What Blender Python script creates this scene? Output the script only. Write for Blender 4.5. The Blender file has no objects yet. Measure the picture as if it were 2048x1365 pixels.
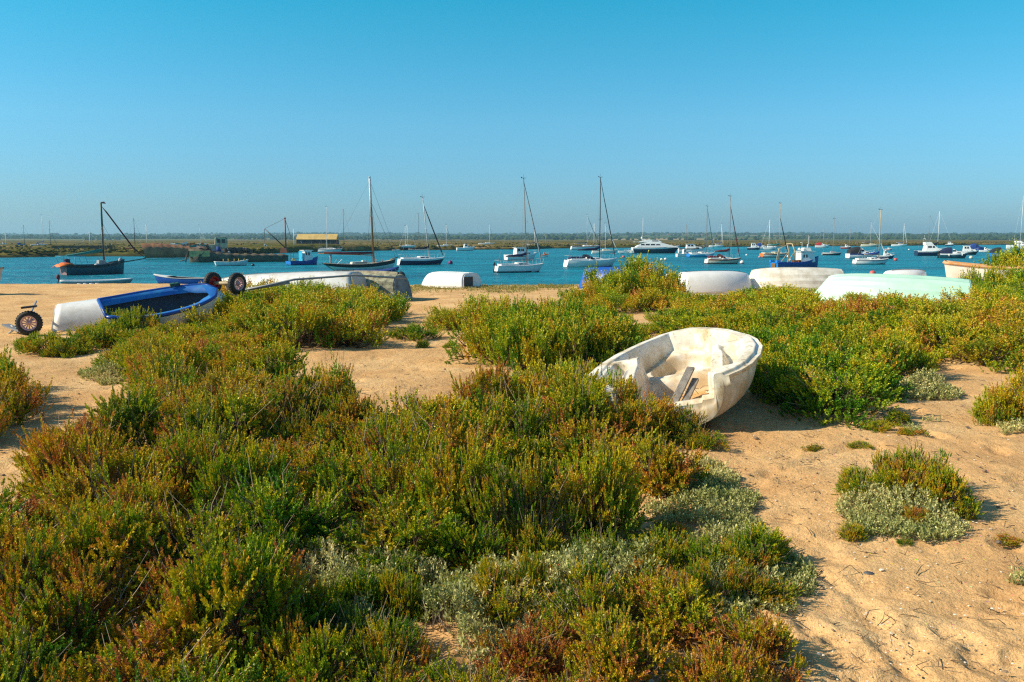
import bpy, math, random
import numpy as np
from mathutils import Vector, Matrix, Euler
R = math.radians
random.seed(7)
rng = np.random.default_rng(11)
scene = bpy.context.scene
COL = scene.collection

# ---------------------------------------------------------------- camera
FPX, HOR, EYE, WATER = 1700.0, 478.0, 1.65, -2.0
PITCH = math.atan((682.5 - HOR) / FPX)
cam_d = bpy.data.cameras.new('camera')
cam = bpy.data.objects.new('camera', cam_d)
COL.objects.link(cam)
cam.location = (0, 0, EYE)
cam.rotation_euler = (R(90) - PITCH, 0, 0)
cam_d.sensor_width = 36.0
cam_d.lens = 36.0 * FPX / 2048
cam_d.clip_start = 0.05
cam_d.clip_end = 20000
scene.camera = cam

# ---------------------------------------------------------------- sky, sun, exposure
SUN_EL, SUN_AZ = 34.0, 189.0          # azimuth: direction towards the sun, degrees counter-clockwise from +X (left of the picture)
world = bpy.data.worlds.new('World')
scene.world = world
world.use_nodes = True
wn, wl = world.node_tree.nodes, world.node_tree.links
wn.clear()
wo = wn.new('ShaderNodeOutputWorld')
bg = wn.new('ShaderNodeBackground')
sky = wn.new('ShaderNodeTexSky')
sky.sky_type = 'NISHITA'
sky.sun_disc = False
sky.sun_elevation = R(SUN_EL)
sky.sun_rotation = R(90 - SUN_AZ)
sky.air_density = 1.0
sky.dust_density = 0.6
sky.ozone_density = 2.0
tc = wn.new('ShaderNodeTexCoord')
sep = wn.new('ShaderNodeSeparateXYZ')
mr = wn.new('ShaderNodeMapRange')
mr.inputs['From Min'].default_value = -0.02
mr.inputs['From Max'].default_value = 0.34
rp = wn.new('ShaderNodeValToRGB')
e = rp.color_ramp.elements
SKYRAMP = [(0.0, (0.38, 0.58, 0.98)), (0.12, (0.40, 0.66, 0.98)), (0.42, (0.38, 0.86, 1.04)), (0.80, (0.09, 1.0, 1.06)), (1.0, (0.45, 0.80, 0.92))]
e[0].position, e[0].color = SKYRAMP[0][0], (*SKYRAMP[0][1], 1)
e[1].position, e[1].color = SKYRAMP[-1][0], (*SKYRAMP[-1][1], 1)
for p_, c_ in SKYRAMP[1:-1]:
    k = e.new(p_); k.color = (*c_, 1)
mx = wn.new('ShaderNodeMix'); mx.data_type = 'RGBA'; mx.blend_type = 'MULTIPLY'
mx.inputs[0].default_value = 1.0
mx.clamp_result = False
wl.new(tc.outputs['Generated'], sep.inputs[0]); wl.new(sep.outputs['Z'], mr.inputs['Value']); wl.new(mr.outputs[0], rp.inputs[0])
wl.new(sky.outputs[0], mx.inputs[6]); wl.new(rp.outputs[0], mx.inputs[7])
wl.new(mx.outputs[2], bg.inputs[0])
bg.inputs[1].default_value = 0.11
wl.new(bg.outputs[0], wo.inputs[0])

sun_d = bpy.data.lights.new('sun', 'SUN')
sun_d.energy = 5.0
sun_d.angle = R(0.5)
sun_d.color = (1.0, 0.875, 0.66)
sun = bpy.data.objects.new('sun', sun_d)
COL.objects.link(sun)
sd = Vector((math.cos(R(SUN_EL)) * math.cos(R(SUN_AZ)), math.cos(R(SUN_EL)) * math.sin(R(SUN_AZ)), math.sin(R(SUN_EL))))
sun.rotation_euler = sd.to_track_quat('Z', 'Y').to_euler()
sun.location = (-20, 0, 30)
vs = scene.view_settings
vs.view_transform = 'Standard'
vs.look = 'None'
vs.exposure = 0.40
vs.gamma = 1.0
vs.use_curve_mapping = False
scene.cycles.use_denoising = False
scene.cycles.pixel_filter_type = 'BLACKMAN_HARRIS'
scene.cycles.filter_width = 1.25
scene.cycles.max_bounces = 6
scene.cycles.volume_bounces = 0
scene.cycles.transparent_max_bounces = 6

# ---------------------------------------------------------------- picture <-> world (real positions of the things seen)
cP, sP = math.cos(PITCH), math.sin(PITCH)
def slope(row):
    v = (row - 682.5) / FPX
    return (-sP - v * cP) / (cP - v * sP)
def xr(px, row):
    v = (row - 682.5) / FPX
    return ((px - 1024) / FPX) / (cP - v * sP)
def at(px, row, z=0.0):
    Y = (z - EYE) / slope(row)
    return (xr(px, row) * Y, Y)
def zrow(row, Y): return EYE + Y * slope(row)
def ppm(Y, row=560): return FPX / (Y * (cP - (row - 682.5) / FPX * sP)) if False else FPX / Y

# ---------------------------------------------------------------- materials
MATS = {}
def nt(m): return m.node_tree.nodes, m.node_tree.links
def mat(name, col, rough=0.5, metal=0.0, var=0.12, scale=4.0, spec=0.5, bump=0.0, dirt=None):
    if name in MATS: return MATS[name]
    m = bpy.data.materials.new(name); m.use_nodes = True
    n, l = nt(m); b = n['Principled BSDF']
    b.inputs['Roughness'].default_value = rough
    b.inputs['Metallic'].default_value = metal
    b.inputs['Specular IOR Level'].default_value = spec
    t = n.new('ShaderNodeTexCoord')
    ns = n.new('ShaderNodeTexNoise'); ns.inputs['Scale'].default_value = scale; ns.inputs['Detail'].default_value = 5; ns.inputs['Roughness'].default_value = 0.65
    l.new(t.outputs['Object'], ns.inputs['Vector'])
    r = n.new('ShaderNodeValToRGB')
    d = dirt if dirt else tuple(c * (1 - var * 2.2) for c in col)
    r.color_ramp.elements[0].position = 0.30; r.color_ramp.elements[0].color = (*d, 1)
    r.color_ramp.elements[1].position = 0.58; r.color_ramp.elements[1].color = (*col, 1)
    l.new(ns.outputs['Fac'], r.inputs[0]); l.new(r.outputs[0], b.inputs['Base Color'])
    if bump:
        bp = n.new('ShaderNodeBump'); bp.inputs['Strength'].default_value = bump; bp.inputs['Distance'].default_value = 0.02
        n2 = n.new('ShaderNodeTexNoise'); n2.inputs['Scale'].default_value = scale * 6; n2.inputs['Detail'].default_value = 4
        l.new(t.outputs['Object'], n2.inputs['Vector']); l.new(n2.outputs['Fac'], bp.inputs['Height']); l.new(bp.outputs[0], b.inputs['Normal'])
    MATS[name] = m
    return m

PAL = {
 'white': ((.82, .81, .78), .35), 'cream': ((.72, .66, .50), .4), 'offwhite': ((.74, .73, .68), .4), 'navy': ((.012, .025, .075), .3),
 'blue': ((.012, .07, .33), .35), 'brightblue': ((.01, .20, .62), .4), 'skyblue': ((.03, .38, .62), .4), 'teal': ((.010, .075, .10), .4),
 'black': ((.012, .012, .014), .45), 'dark': ((.03, .032, .036), .6), 'glass': ((.015, .02, .025), .08), 'red': ((.40, .025, .02), .5),
 'maroon': ((.12, .012, .02), .75), 'rust': ((.20, .065, .03), .85), 'wood': ((.30, .12, .04), .5), 'varnish': ((.42, .15, .035), .35),
 'orange': ((.78, .16, .015), .6), 'grey': ((.30, .31, .32), .5), 'alu': ((.55, .56, .57), .35), 'rope': ((.35, .30, .22), .9),
 'greencloth': ((.02, .22, .20), .8), 'navycloth': ((.012, .02, .07), .85), 'blackcloth': ((.02, .02, .024), .85), 'bluecloth': ((.01, .05, .25), .8),
 'antifoul': ((.05, .02, .02), .8), 'antifoulblue': ((.01, .02, .05), .8), 'yellow': ((.65, .42, .03), .6), 'tan': ((.50, .38, .22), .7),
 'pink': ((.62, .36, .36), .5), 'purple': ((.16, .01, .10), .5), 'mint': ((.50, .76, .60), .45), 'rubber': ((.022, .021, .020), .75),
 'greymast': ((.22, .23, .23), .45), 'darkmast': ((.035, .04, .045), .5), 'greenmast': ((.02, .10, .08), .6), 'pinkred': ((.65, .12, .10), .5),
}
def M(n):
    if n in MATS: return MATS[n]
    c, r = PAL[n]
    return mat(n, c, r, var=.05 if n in ('white', 'offwhite', 'mint') else .12)
M_ = M

# ---------------------------------------------------------------- mesh builder
class MB:
    def __init__(s): s.v = []; s.f = []; s.m = []; s.sm = []
    def add(s, vs, fs, mi=0, smooth=False):
        b = len(s.v); s.v += [tuple(p) for p in vs]
        for f in fs: s.f.append([b + i for i in f]); s.m.append(mi); s.sm.append(smooth)
        return s
    def box(s, c, d, mi=0, rot=None, taper=1.0):
        x, y, z = d[0] / 2, d[1] / 2, d[2] / 2
        vs = []
        for k, (sx, sy, sz) in enumerate([(-1,-1,-1),(1,-1,-1),(1,1,-1),(-1,1,-1),(-1,-1,1),(1,-1,1),(1,1,1),(-1,1,1)]):
            t = taper if sz > 0 else 1
            p = Vector((sx * x * t, sy * y * t, sz * z))
            if rot: p = Euler(rot).to_matrix() @ p
            vs.append(p + Vector(c))
        return s.add(vs, [(0,3,2,1),(4,5,6,7),(0,1,5,4),(1,2,6,5),(2,3,7,6),(3,0,4,7)], mi)
    def tube(s, pts, r, n=6, mi=0, cap=True):
        pts = [Vector(p) for p in pts]
        rr = r if isinstance(r, (list, tuple)) else [r] * len(pts)
        vs = []; fs = []
        for i, p in enumerate(pts):
            d = (pts[min(i + 1, len(pts) - 1)] - pts[max(i - 1, 0)])
            if d.length < 1e-9: d = Vector((0, 0, 1))
            d.normalize()
            up = Vector((0, 0, 1)) if abs(d.z) < .92 else Vector((1, 0, 0))
            a = d.cross(up).normalized(); b = a.cross(d)
            for k in range(n):
                t = 2 * math.pi * k / n
                vs.append(p + (a * math.cos(t) + b * math.sin(t)) * rr[i])
        for i in range(len(pts) - 1):
            for k in range(n):
                fs.append((i*n+k, i*n+(k+1)%n, (i+1)*n+(k+1)%n, (i+1)*n+k))
        if cap: fs.append(tuple(range(n))[::-1]); fs.append(tuple((len(pts)-1)*n + k for k in range(n)))
        return s.add(vs, fs, mi, n > 5)
    def grid(s, P, mi=0, smooth=True, wrap=False, mfun=None):
        ni = len(P); nj = len(P[0]); vs = [p for row in P for p in row]; fs = []; ms = []
        b = len(s.v); s.v += [tuple(p) for p in vs]
        for i in range(ni - 1):
            for j in range(nj if wrap else nj - 1):
                j2 = (j + 1) % nj
                s.f.append([b+i*nj+j, b+i*nj+j2, b+(i+1)*nj+j2, b+(i+1)*nj+j])
                s.m.append(mfun(i, j) if mfun else mi); s.sm.append(smooth)
        return s
    def prism(s, prof, yb, yt, mi=0, z0=None, z1=None, y_c=0.0):
        # side profile [(x,z)] extruded across; half width goes from yb at the lowest z to yt at the highest
        zs = [p[1] for p in prof]; z0 = min(zs); z1 = max(zs)
        w = lambda z: yb + (yt - yb) * ((z - z0) / max(z1 - z0, 1e-6))
        n = len(prof)
        vs = [(x, y_c - w(z), z) for x, z in prof] + [(x, y_c + w(z), z) for x, z in prof]
        fs = [tuple(range(n))[::-1], tuple(range(n, 2 * n))] + [(i, (i+1) % n, n + (i+1) % n, n + i) for i in range(n)]
        fs = [f[::-1] for f in fs]
        return s.add(vs, fs, mi)
    def lathe(s, prof, c=(0,0,0), axis='z', n=16, mi=0, smooth=True, caps=True):
        P = []
        for r, h in prof:
            row = []
            for k in range(n):
                t = 2 * math.pi * k / n
                q = (r * math.cos(t), r * math.sin(t), h)
                if axis == 'y': q = (q[0], q[2], q[1])
                if axis == 'x': q = (q[2], q[0], q[1])
                row.append((q[0] + c[0], q[1] + c[1], q[2] + c[2]))
            P.append(row)
        return s.grid(P, mi, smooth, wrap=True)
    def ball(s, c, r, n=10, mi=0, sz=1.0):
        return s.lathe([(max(1e-4, r * math.sin(math.pi * i / n)), -r * sz * math.cos(math.pi * i / n)) for i in range(n + 1)], c, 'z', n + 4, mi)
    def build(s, name, mats, parent=None, fix=True):
        me = bpy.data.meshes.new(name)
        me.from_pydata(s.v, [], s.f)
        mats = mats if isinstance(mats, (list, tuple)) else [mats]
        for m in mats: me.materials.append(M(m) if isinstance(m, str) else m)
        me.polygons.foreach_set('material_index', s.m)
        me.polygons.foreach_set('use_smooth', s.sm)
        me.update()
        if fix:
            import bmesh
            bm = bmesh.new(); bm.from_mesh(me)
            bmesh.ops.recalc_face_normals(bm, faces=bm.faces)
            bm.to_mesh(me); bm.free()
        o = bpy.data.objects.new(name, me); COL.objects.link(o)
        if parent: o.parent = parent
        return o

def tag(o, label=None, cat=None, group=None, kind=None):
    if label: o['label'] = label
    if cat: o['category'] = cat
    if group: o['group'] = group
    if kind: o['kind'] = kind
    return o
def thing(name, label, cat, loc=(0,0,0), yaw=0.0, pitch=0.0, roll=0.0, group=None):
    o = bpy.data.objects.new(name, None); COL.objects.link(o)
    o.empty_display_size = 0.3
    o.location = loc
    o.rotation_euler = (Matrix.Rotation(yaw, 3, 'Z') @ Matrix.Rotation(-pitch, 3, 'Y') @ Matrix.Rotation(roll, 3, 'X')).to_euler()
    return tag(o, label, cat, group)

# cheap smooth noise shared by terrain functions
_ph = rng.uniform(0, 6.28, (3, 12)); _dr = rng.uniform(0, 6.28, 12)
def wob(x, y, f, seed=0):
    x = np.asarray(x, float); y = np.asarray(y, float); r = 0
    for k in range(5):
        a = _dr[(k + seed) % 12]; ff = f * (1 + 0.37 * k)
        r = r + np.sin(ff * (x * math.cos(a) + y * math.sin(a)) + _ph[0, (k + seed) % 12]) * np.sin(ff * .8 * (-x * math.sin(a) + y * math.cos(a)) + _ph[1, (k + 2 * seed) % 12]) / (1 + .3 * k)
    return r / 2.2
def sstep(a, b, x):
    t = np.clip((np.asarray(x, float) - a) / (b - a), 0, 1); return t * t * (3 - 2 * t)
# ---------------------------------------------------------------- noise for the terrain
def _hash(ix, iy, seed):
    h = (ix.astype(np.int64) * 374761393 + iy.astype(np.int64) * 668265263 + seed * 974634777) & 0xffffffff
    h = ((h ^ (h >> 13)) * 1274126177) & 0xffffffff
    return ((h ^ (h >> 16)) & 0xffff) / 65535.0
def vnoise(x, y, seed=0):
    x = np.asarray(x, float); y = np.asarray(y, float)
    ix = np.floor(x); iy = np.floor(y); fx = x - ix; fy = y - iy
    fx = fx * fx * (3 - 2 * fx); fy = fy * fy * (3 - 2 * fy)
    a = _hash(ix, iy, seed); b = _hash(ix + 1, iy, seed); c = _hash(ix, iy + 1, seed); d = _hash(ix + 1, iy + 1, seed)
    return (a + (b - a) * fx) * (1 - fy) + (c + (d - c) * fx) * fy
def fbm(x, y, f, o=4, seed=0):
    s = 0; a = 1; t = 0
    ca, sa = math.cos(.6), math.sin(.6)
    x = np.asarray(x, float) * f; y = np.asarray(y, float) * f
    for k in range(o):
        s = s + a * (vnoise(x, y, seed + k) - .5); t += a; a *= .5
        x, y = (x * ca - y * sa) * 2.03 + 17.1, (x * sa + y * ca) * 2.03 + 5.3
    return s / t * 2

def gz(x, y):
    "height of the sand, without the small dents"
    x = np.asarray(x, float); y = np.asarray(y, float)
    z = 0.16 * fbm(x, y, .22, 3, 5) * sstep(2.5, 7, y) * (1 - .55 * sstep(18, 30, y)) + .035 * fbm(x, y, 1.3, 3, 9)
    yb = 30.2 - .035 * x + .5 * fbm(x, y * 0, .12, 2, 3)
    t = y - yb
    drop = np.where(t > 0, t * t / (t + 2.5) * .105, 0)
    return np.maximum(z - drop, -2.75)
def gz1(x, y): return float(gz(np.array([x]), np.array([y]))[0])

def mesh_np(name, V, F, mats, parent=None, smooth=True, mi=None, col=None):
    V = np.asarray(V, np.float32); F = np.asarray(F, np.int32)
    me = bpy.data.meshes.new(name)
    me.vertices.add(len(V)); me.vertices.foreach_set('co', V.ravel())
    k = F.shape[1]
    me.loops.add(F.size); me.loops.foreach_set('vertex_index', F.ravel())
    me.polygons.add(len(F)); me.polygons.foreach_set('loop_start', np.arange(0, F.size, k, dtype=np.int32))
    try: me.polygons.foreach_set('loop_total', np.full(len(F), k, np.int32))
    except Exception: pass
    me.polygons.foreach_set('use_smooth', np.full(len(F), smooth, bool))
    for m in (mats if isinstance(mats, (list, tuple)) else [mats]): me.materials.append(m)
    if mi is not None: me.polygons.foreach_set('material_index', mi)
    if col is not None:
        a = me.color_attributes.new('tone', 'FLOAT_COLOR', 'POINT')
        c = np.ones((len(V), 4), np.float32); c[:, :3] = col
        a.data.foreach_set('color', c.ravel())
    me.update(calc_edges=True)
    if name.startswith('_'): return me
    o = bpy.data.objects.new(name, me); COL.objects.link(o)
    if parent: o.parent = parent
    return o
def gridfaces(ni, nj):
    i = np.arange(ni - 1)[:, None] * nj; j = np.arange(nj - 1)[None]
    a = (i + j).ravel()
    return np.stack([a, a + 1, a + nj + 1, a + nj], 1)

# ---------------------------------------------------------------- sand
def steps(a, b, lo, k, off=0.0):
    r = [a]
    while r[-1] < b: r.append(r[-1] + max(lo, k * abs(r[-1] + off)))
    return r
ys = list(np.arange(-6, 2, .4)) + steps(2.0, 36, .026, .0068) + list(np.arange(36.6, 62, 1.2))
xp = steps(0, 50, .028, .0095)
xs = [-q for q in xp[:0:-1]] + xp
XS, YS = np.array(xs), np.array(ys)
GX, GY = np.meshgrid(XS, YS)
GZ = gz(GX, GY)
near = 1 - sstep(14, 26, GY)
GZ += (.014 * fbm(GX, GY, 3.2, 4, 21) + .006 * fbm(GX, GY, 17, 3, 31)) * near
# wind-blown ripples and footprints pressed into the sand
def dent(cx, cy, a, b, ang, dep):
    w = 3.2 * max(a, b)
    i0, i1 = np.searchsorted(YS, [cy - w, cy + w]); j0, j1 = np.searchsorted(XS, [cx - w, cx + w])
    if i1 <= i0 or j1 <= j0: return
    X = GX[i0:i1, j0:j1] - cx; Y = GY[i0:i1, j0:j1] - cy
    u = (X * math.cos(ang) + Y * math.sin(ang)) / a; v = (-X * math.sin(ang) + Y * math.cos(ang)) / b
    q = u * u + v * v
    GZ[i0:i1, j0:j1] += -dep * np.exp(-q * q * .8) + dep * .42 * np.exp(-(np.sqrt(q) - 1.35) ** 2 / .09)
for k in range(760):
    cy = 2.6 * math.exp(random.random() ** 1.3 * math.log(26 / 2.6)); cx = random.uniform(-.75, .75) * cy
    dent(cx, cy, random.uniform(.07, .17), random.uniform(.045, .085), random.uniform(0, 3.14), random.uniform(.006, .027))
# tyre-like drag track and little run-offs on the open sand on the right
for k in range(60):
    t = k / 59; px = 1560 + 50 * math.sin(t * 5) + 330 * t; x, y = at(px, 1110 + 250 * t)
    dent(x, y, .10, .035, 2.2 + .2 * math.sin(k), .005)
for k in range(44):
    t = k / 43; x, y = at(1720 - 260 * t, 905 + 80 * t)
    dent(x, y, .16, .05, .9, .003)

m = bpy.data.materials.new('sand'); m.use_nodes = True
n, l = nt(m); b = n['Principled BSDF']; b.inputs['Roughness'].default_value = .95; b.inputs['Specular IOR Level'].default_value = .1
g = n.new('ShaderNodeNewGeometry')
def noise(sc, det=4, rg=.6, src=None):
    q = n.new('ShaderNodeTexNoise'); q.inputs['Scale'].default_value = sc; q.inputs['Detail'].default_value = det; q.inputs['Roughness'].default_value = rg
    l.new(src or g.outputs['Position'], q.inputs['Vector']); return q
def ramp(stops, src):
    r = n.new('ShaderNodeValToRGB'); ee = r.color_ramp.elements
    ee[0].position, ee[0].color = stops[0][0], (*stops[0][1], 1); ee[1].position, ee[1].color = stops[-1][0], (*stops[-1][1], 1)
    for p_, c_ in stops[1:-1]:
        k = ee.new(p_); k.color = (*c_, 1)
    l.new(src, r.inputs[0]); return r
def mixc(fac, a, b_, mode='MIX'):
    q = n.new('ShaderNodeMix'); q.data_type = 'RGBA'; q.blend_type = mode
    for s, v in ((0, fac), (6, a), (7, b_)):
        if hasattr(v, 'links') or hasattr(v, 'is_linked'): l.new(v, q.inputs[s])
        else: q.inputs[s].default_value = v if s == 0 else (*v, 1)
    return q.outputs[2]
n1 = noise(.9, 6, .65); n2 = noise(28, 5, .75); n3 = noise(140, 3, .7)
c = ramp([(.30, (.54, .30, .125)), (.50, (.69, .415, .18)), (.70, (.77, .515, .25))], n1.outputs['Fac']).outputs[0]
c = mixc(.8, c, ramp([(.3, (.62, .60, .58)), (.5, (1, 1, 1)), (.75, (1.15, 1.13, 1.1))], n2.outputs['Fac']).outputs[0], 'MULTIPLY')
c = mixc(.7, c, ramp([(.33, (.50, .46, .42)), (.47, (1, 1, 1)), (.68, (1.1, 1.1, 1.1))], n3.outputs['Fac']).outputs[0], 'MULTIPLY')
v1 = n.new('ShaderNodeTexVoronoi'); v1.inputs['Scale'].default_value = 22; l.new(g.outputs['Position'], v1.inputs['Vector'])
pn = noise(.55, 4, .7)
shell = n.new('ShaderNodeMath'); shell.operation = 'LESS_THAN'; shell.inputs[1].default_value = .13; l.new(v1.outputs['Distance'], shell.inputs[0])
sepp = n.new('ShaderNodeSeparateXYZ'); l.new(g.outputs['Position'], sepp.inputs[0])
dy = n.new('ShaderNodeMapRange'); dy.inputs['From Min'].default_value = 14; dy.inputs['From Max'].default_value = 24; l.new(sepp.outputs['Y'], dy.inputs['Value'])
pr = ramp([(.44, (0, 0, 0)), (.56, (1, 1, 1))], pn.outputs['Fac']).outputs[0]
ma = n.new('ShaderNodeMath'); ma.operation = 'MULTIPLY'; l.new(shell.outputs[0], ma.inputs[0]); l.new(pr, ma.inputs[1])
c = mixc(ma.outputs[0], c, v1.outputs['Color'], 'OVERLAY')
v2 = n.new('ShaderNodeTexVoronoi'); v2.inputs['Scale'].default_value = 5; l.new(g.outputs['Position'], v2.inputs['Vector'])
sh2 = ramp([(.10, (1, 1, 1)), (.2, (0, 0, 0))], v2.outputs['Distance']).outputs[0]
bw = n.new('ShaderNodeSeparateColor'); l.new(v2.outputs['Color'], bw.inputs[0])
cc = ramp([(.4, (.26, .17, .10)), (.55, (.50, .36, .23)), (.75, (.85, .74, .56))], bw.outputs[0]).outputs[0]
mb = n.new('ShaderNodeMath'); mb.operation = 'MULTIPLY'; l.new(sh2, mb.inputs[0]); l.new(dy.outputs[0], mb.inputs[1])
c = mixc(mb.outputs[0], c, cc)
l.new(c, b.inputs['Base Color'])
bp = n.new('ShaderNodeBump'); bp.inputs['Strength'].default_value = .8; bp.inputs['Distance'].default_value = .03
ad = n.new('ShaderNodeMath'); ad.operation = 'ADD'; l.new(noise(9, 6, .7).outputs['Fac'], ad.inputs[0])
mm = n.new('ShaderNodeMath'); mm.operation = 'MULTIPLY'; mm.inputs[1].default_value = .35; l.new(noise(60, 4, .7).outputs['Fac'], mm.inputs[0]); l.new(mm.outputs[0], ad.inputs[1])
l.new(ad.outputs[0], bp.inputs['Height']); l.new(bp.outputs[0], b.inputs['Normal'])
SAND = m
V = np.stack([GX.ravel(), GY.ravel(), GZ.ravel()], 1)
o = mesh_np('sand_ground', V, gridfaces(len(ys), len(xs)), SAND)
tag(o, 'pale golden sand beach with footprints and shell fragments', 'ground', kind='structure')
del V

# ---------------------------------------------------------------- water
m = bpy.data.materials.new('sea_water'); m.use_nodes = True
n, l = nt(m); b = n['Principled BSDF']; g = n.new('ShaderNodeNewGeometry')
mp = n.new('ShaderNodeMapping'); mp.inputs['Scale'].default_value = (.35, 1.0, 1.0); mp.inputs['Rotation'].default_value = (0, 0, R(8)); l.new(g.outputs['Position'], mp.inputs[0])
big = noise(.02, 4, .6, mp.outputs[0]); mid = noise(.16, 5, .6, mp.outputs[0])
c = ramp([(.35, (.0, .155, .22)), (.55, (.0, .210, .285)), (.72, (.01, .29, .36))], big.outputs['Fac']).outputs[0]
c = mixc(.9, c, ramp([(.35, (.62, .70, .74)), (.52, (1, 1, 1)), (.68, (1.6, 1.4, 1.3))], mid.outputs['Fac']).outputs[0], 'MULTIPLY')  # light and dark ripple streaks painted into the water colour
fine = noise(1.6, 4, .7, mp.outputs[0])
c = mixc(.8, c, ramp([(.35, (.65, .72, .76)), (.65, (1.4, 1.3, 1.25))], fine.outputs['Fac']).outputs[0], 'MULTIPLY')  # finer ripple light and dark, also painted into the colour
l.new(c, b.inputs['Base Color'])
b.inputs['Roughness'].default_value = .32; b.inputs['IOR'].default_value = 1.33; b.inputs['Specular IOR Level'].default_value = .38
mp2 = n.new('ShaderNodeMapping'); mp2.inputs['Scale'].default_value = (.6, 1.3, 1); l.new(g.outputs['Position'], mp2.inputs[0])
w1 = noise(1.1, 5, .62, mp2.outputs[0]); w2 = noise(.22, 3, .5, mp2.outputs[0])
ad = n.new('ShaderNodeMath'); ad.operation = 'MULTIPLY_ADD'; ad.inputs[1].default_value = 2.2; l.new(w2.outputs['Fac'], ad.inputs[0]); l.new(w1.outputs['Fac'], ad.inputs[2])
bp = n.new('ShaderNodeBump'); bp.inputs['Strength'].default_value = 1.0; bp.inputs['Distance'].default_value = .8
l.new(ad.outputs[0], bp.inputs['Height']); l.new(bp.outputs[0], b.inputs['Normal'])
wat = MB(); wat.add([(-5600, 52, WATER), (5600, 52, WATER), (5600, 5600, WATER), (-5600, 5600, WATER)], [(0, 1, 2, 3)])
tag(wat.build('sea_water', m), kind='structure')

# ---------------------------------------------------------------- far marsh, its banks, fields and hills
m = bpy.data.materials.new('marsh'); m.use_nodes = True
n, l = nt(m); b = n['Principled BSDF']; b.inputs['Roughness'].default_value = 1; b.inputs['Specular IOR Level'].default_value = 0.0; g = n.new('ShaderNodeNewGeometry')
mp = n.new('ShaderNodeMapping'); mp.inputs['Scale'].default_value = (.7, .5, 1.4); l.new(g.outputs['Position'], mp.inputs[0])
a1 = noise(.045, 5, .6, mp.outputs[0]); a2 = noise(.55, 5, .7, mp.outputs[0])
c = ramp([(.34, (.055, .07, .018)), (.46, (.11, .105, .032)), (.57, (.17, .13, .05)), (.67, (.42, .28, .14))], a1.outputs['Fac']).outputs[0]
c = mixc(.85, c, ramp([(.35, (.35, .38, .32)), (.5, (.95, .95, .9)), (.65, (1.35, 1.25, 1.1))], a2.outputs['Fac']).outputs[0], 'MULTIPLY')
sz = n.new('ShaderNodeSeparateXYZ'); l.new(g.outputs['Position'], sz.inputs[0])
mz = n.new('ShaderNodeMapRange'); mz.inputs['From Min'].default_value = -1.75; mz.inputs['From Max'].default_value = -1.45; l.new(sz.outputs['Z'], mz.inputs['Value'])
c = mixc(mz.outputs[0], (.055, .050, .020), c)      # darker olive brown towards the foot of the bank
l.new(c, b.inputs['Base Color'])
MARSH = m
shore = [(-900, 524), (-300, 521), (0, 516), (60, 515), (200, 513), (330, 513), (460, 511), (600, 505), (700, 503), (830, 501), (940, 500), (1040, 499.5), (1100, 497.5), (1240, 496), (1500, 494), (1800, 492), (2048, 489.5), (2400, 488.5), (3200, 488)]
spx = np.array([q[0] for q in shore]); srow = np.array([q[1] for q in shore])
NA = 560
pxs = np.linspace(-900, 3200, NA)
rows_ = np.interp(pxs, spx, srow) + .5 * fbm(pxs, pxs * 0, .02, 3, 4)
offs = np.array([0, .6, 1.4, 2.2, 3.5, 5, 8, 12, 18, 26, 38, 55, 80, 120, 180, 260, 380, 560, 820, 1200, 1700])
hts = np.array([-2.4, -2.1, -1.85, -1.6, -1.35, -1.2, -1.15, -1.1, -1.1, -1.1, -1.08, -1.05, -1.0, -1, -1, -.95, -.9, -.8, -.7, -.6, -.5])
SH = []
Vm = []
for k in range(NA):
    x0, y0 = at(pxs[k], rows_[k], WATER); L0 = math.hypot(x0, y0)
    ux, uy = x0 / L0, y0 / L0
    for o_, h_ in zip(offs, hts):
        Vm.append((x0 + ux * o_, y0 + uy * o_, h_))
Vm = np.array(Vm)
q = sstep(-2.2, -1.2, Vm[:, 2])
Vm[:, 2] += q * (.28 * fbm(Vm[:, 0], Vm[:, 1], .12, 4, 6) + .18 * fbm(Vm[:, 0], Vm[:, 1], .7, 3, 8))
# higher spoil mound of sand in front of the shed
for (cpx, crow, rx, ry, hh) in [(700, 497, 42, 30, .75), (560, 497, 30, 25, .6), (990, 497, 26, 12, .7)]:
    cx, cy = at(cpx, crow, -1.1) if cpx != 990 else at(990, 498, WATER)
    d2 = ((Vm[:, 0] - cx) / rx) ** 2 + ((Vm[:, 1] - cy) / ry) ** 2
    Vm[:, 2] += hh * np.exp(-d2) * q
tag(mesh_np('salt_marsh', Vm, gridfaces(NA, len(offs)), MARSH), kind='structure')

m = bpy.data.materials.new('hill_fields'); m.use_nodes = True
n, l = nt(m); b = n['Principled BSDF']; b.inputs['Roughness'].default_value = 1; b.inputs['Specular IOR Level'].default_value = 0; g = n.new('ShaderNodeNewGeometry')
mp = n.new('ShaderNodeMapping'); mp.inputs['Scale'].default_value = (.0022, .0042, .0); l.new(g.outputs['Position'], mp.inputs[0])
v = n.new('ShaderNodeTexVoronoi'); v.inputs['Scale'].default_value = 1.0; l.new(mp.outputs[0], v.inputs['Vector'])
s_ = n.new('ShaderNodeSeparateColor'); l.new(v.outputs['Color'], s_.inputs[0])
c = ramp([(.15, (.07, .10, .03)), (.4, (.09, .12, .04)), (.55, (.20, .16, .08)), (.75, (.38, .28, .15)), (.95, (.10, .13, .05))], s_.outputs[0]).outputs[0]
l.new(c, b.inputs['Base Color'])
def hillh(x, y):
    base = np.interp(y, [1500, 2200, 3200, 4200, 5200], [-1.0, 4, 14, 26, 29])
    a = x / np.maximum(y, 1)
    amp = np.interp(a, [-.8, -.6, -.3, 0, .2, .35, .6, .8], [.75, .80, .80, .82, 1.05, .95, .90, .9])
    return base * amp + (8 * fbm(x, y, .0013, 3, 14)) * np.interp(y, [1500, 2600, 4000], [0, .6, 1])
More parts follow.
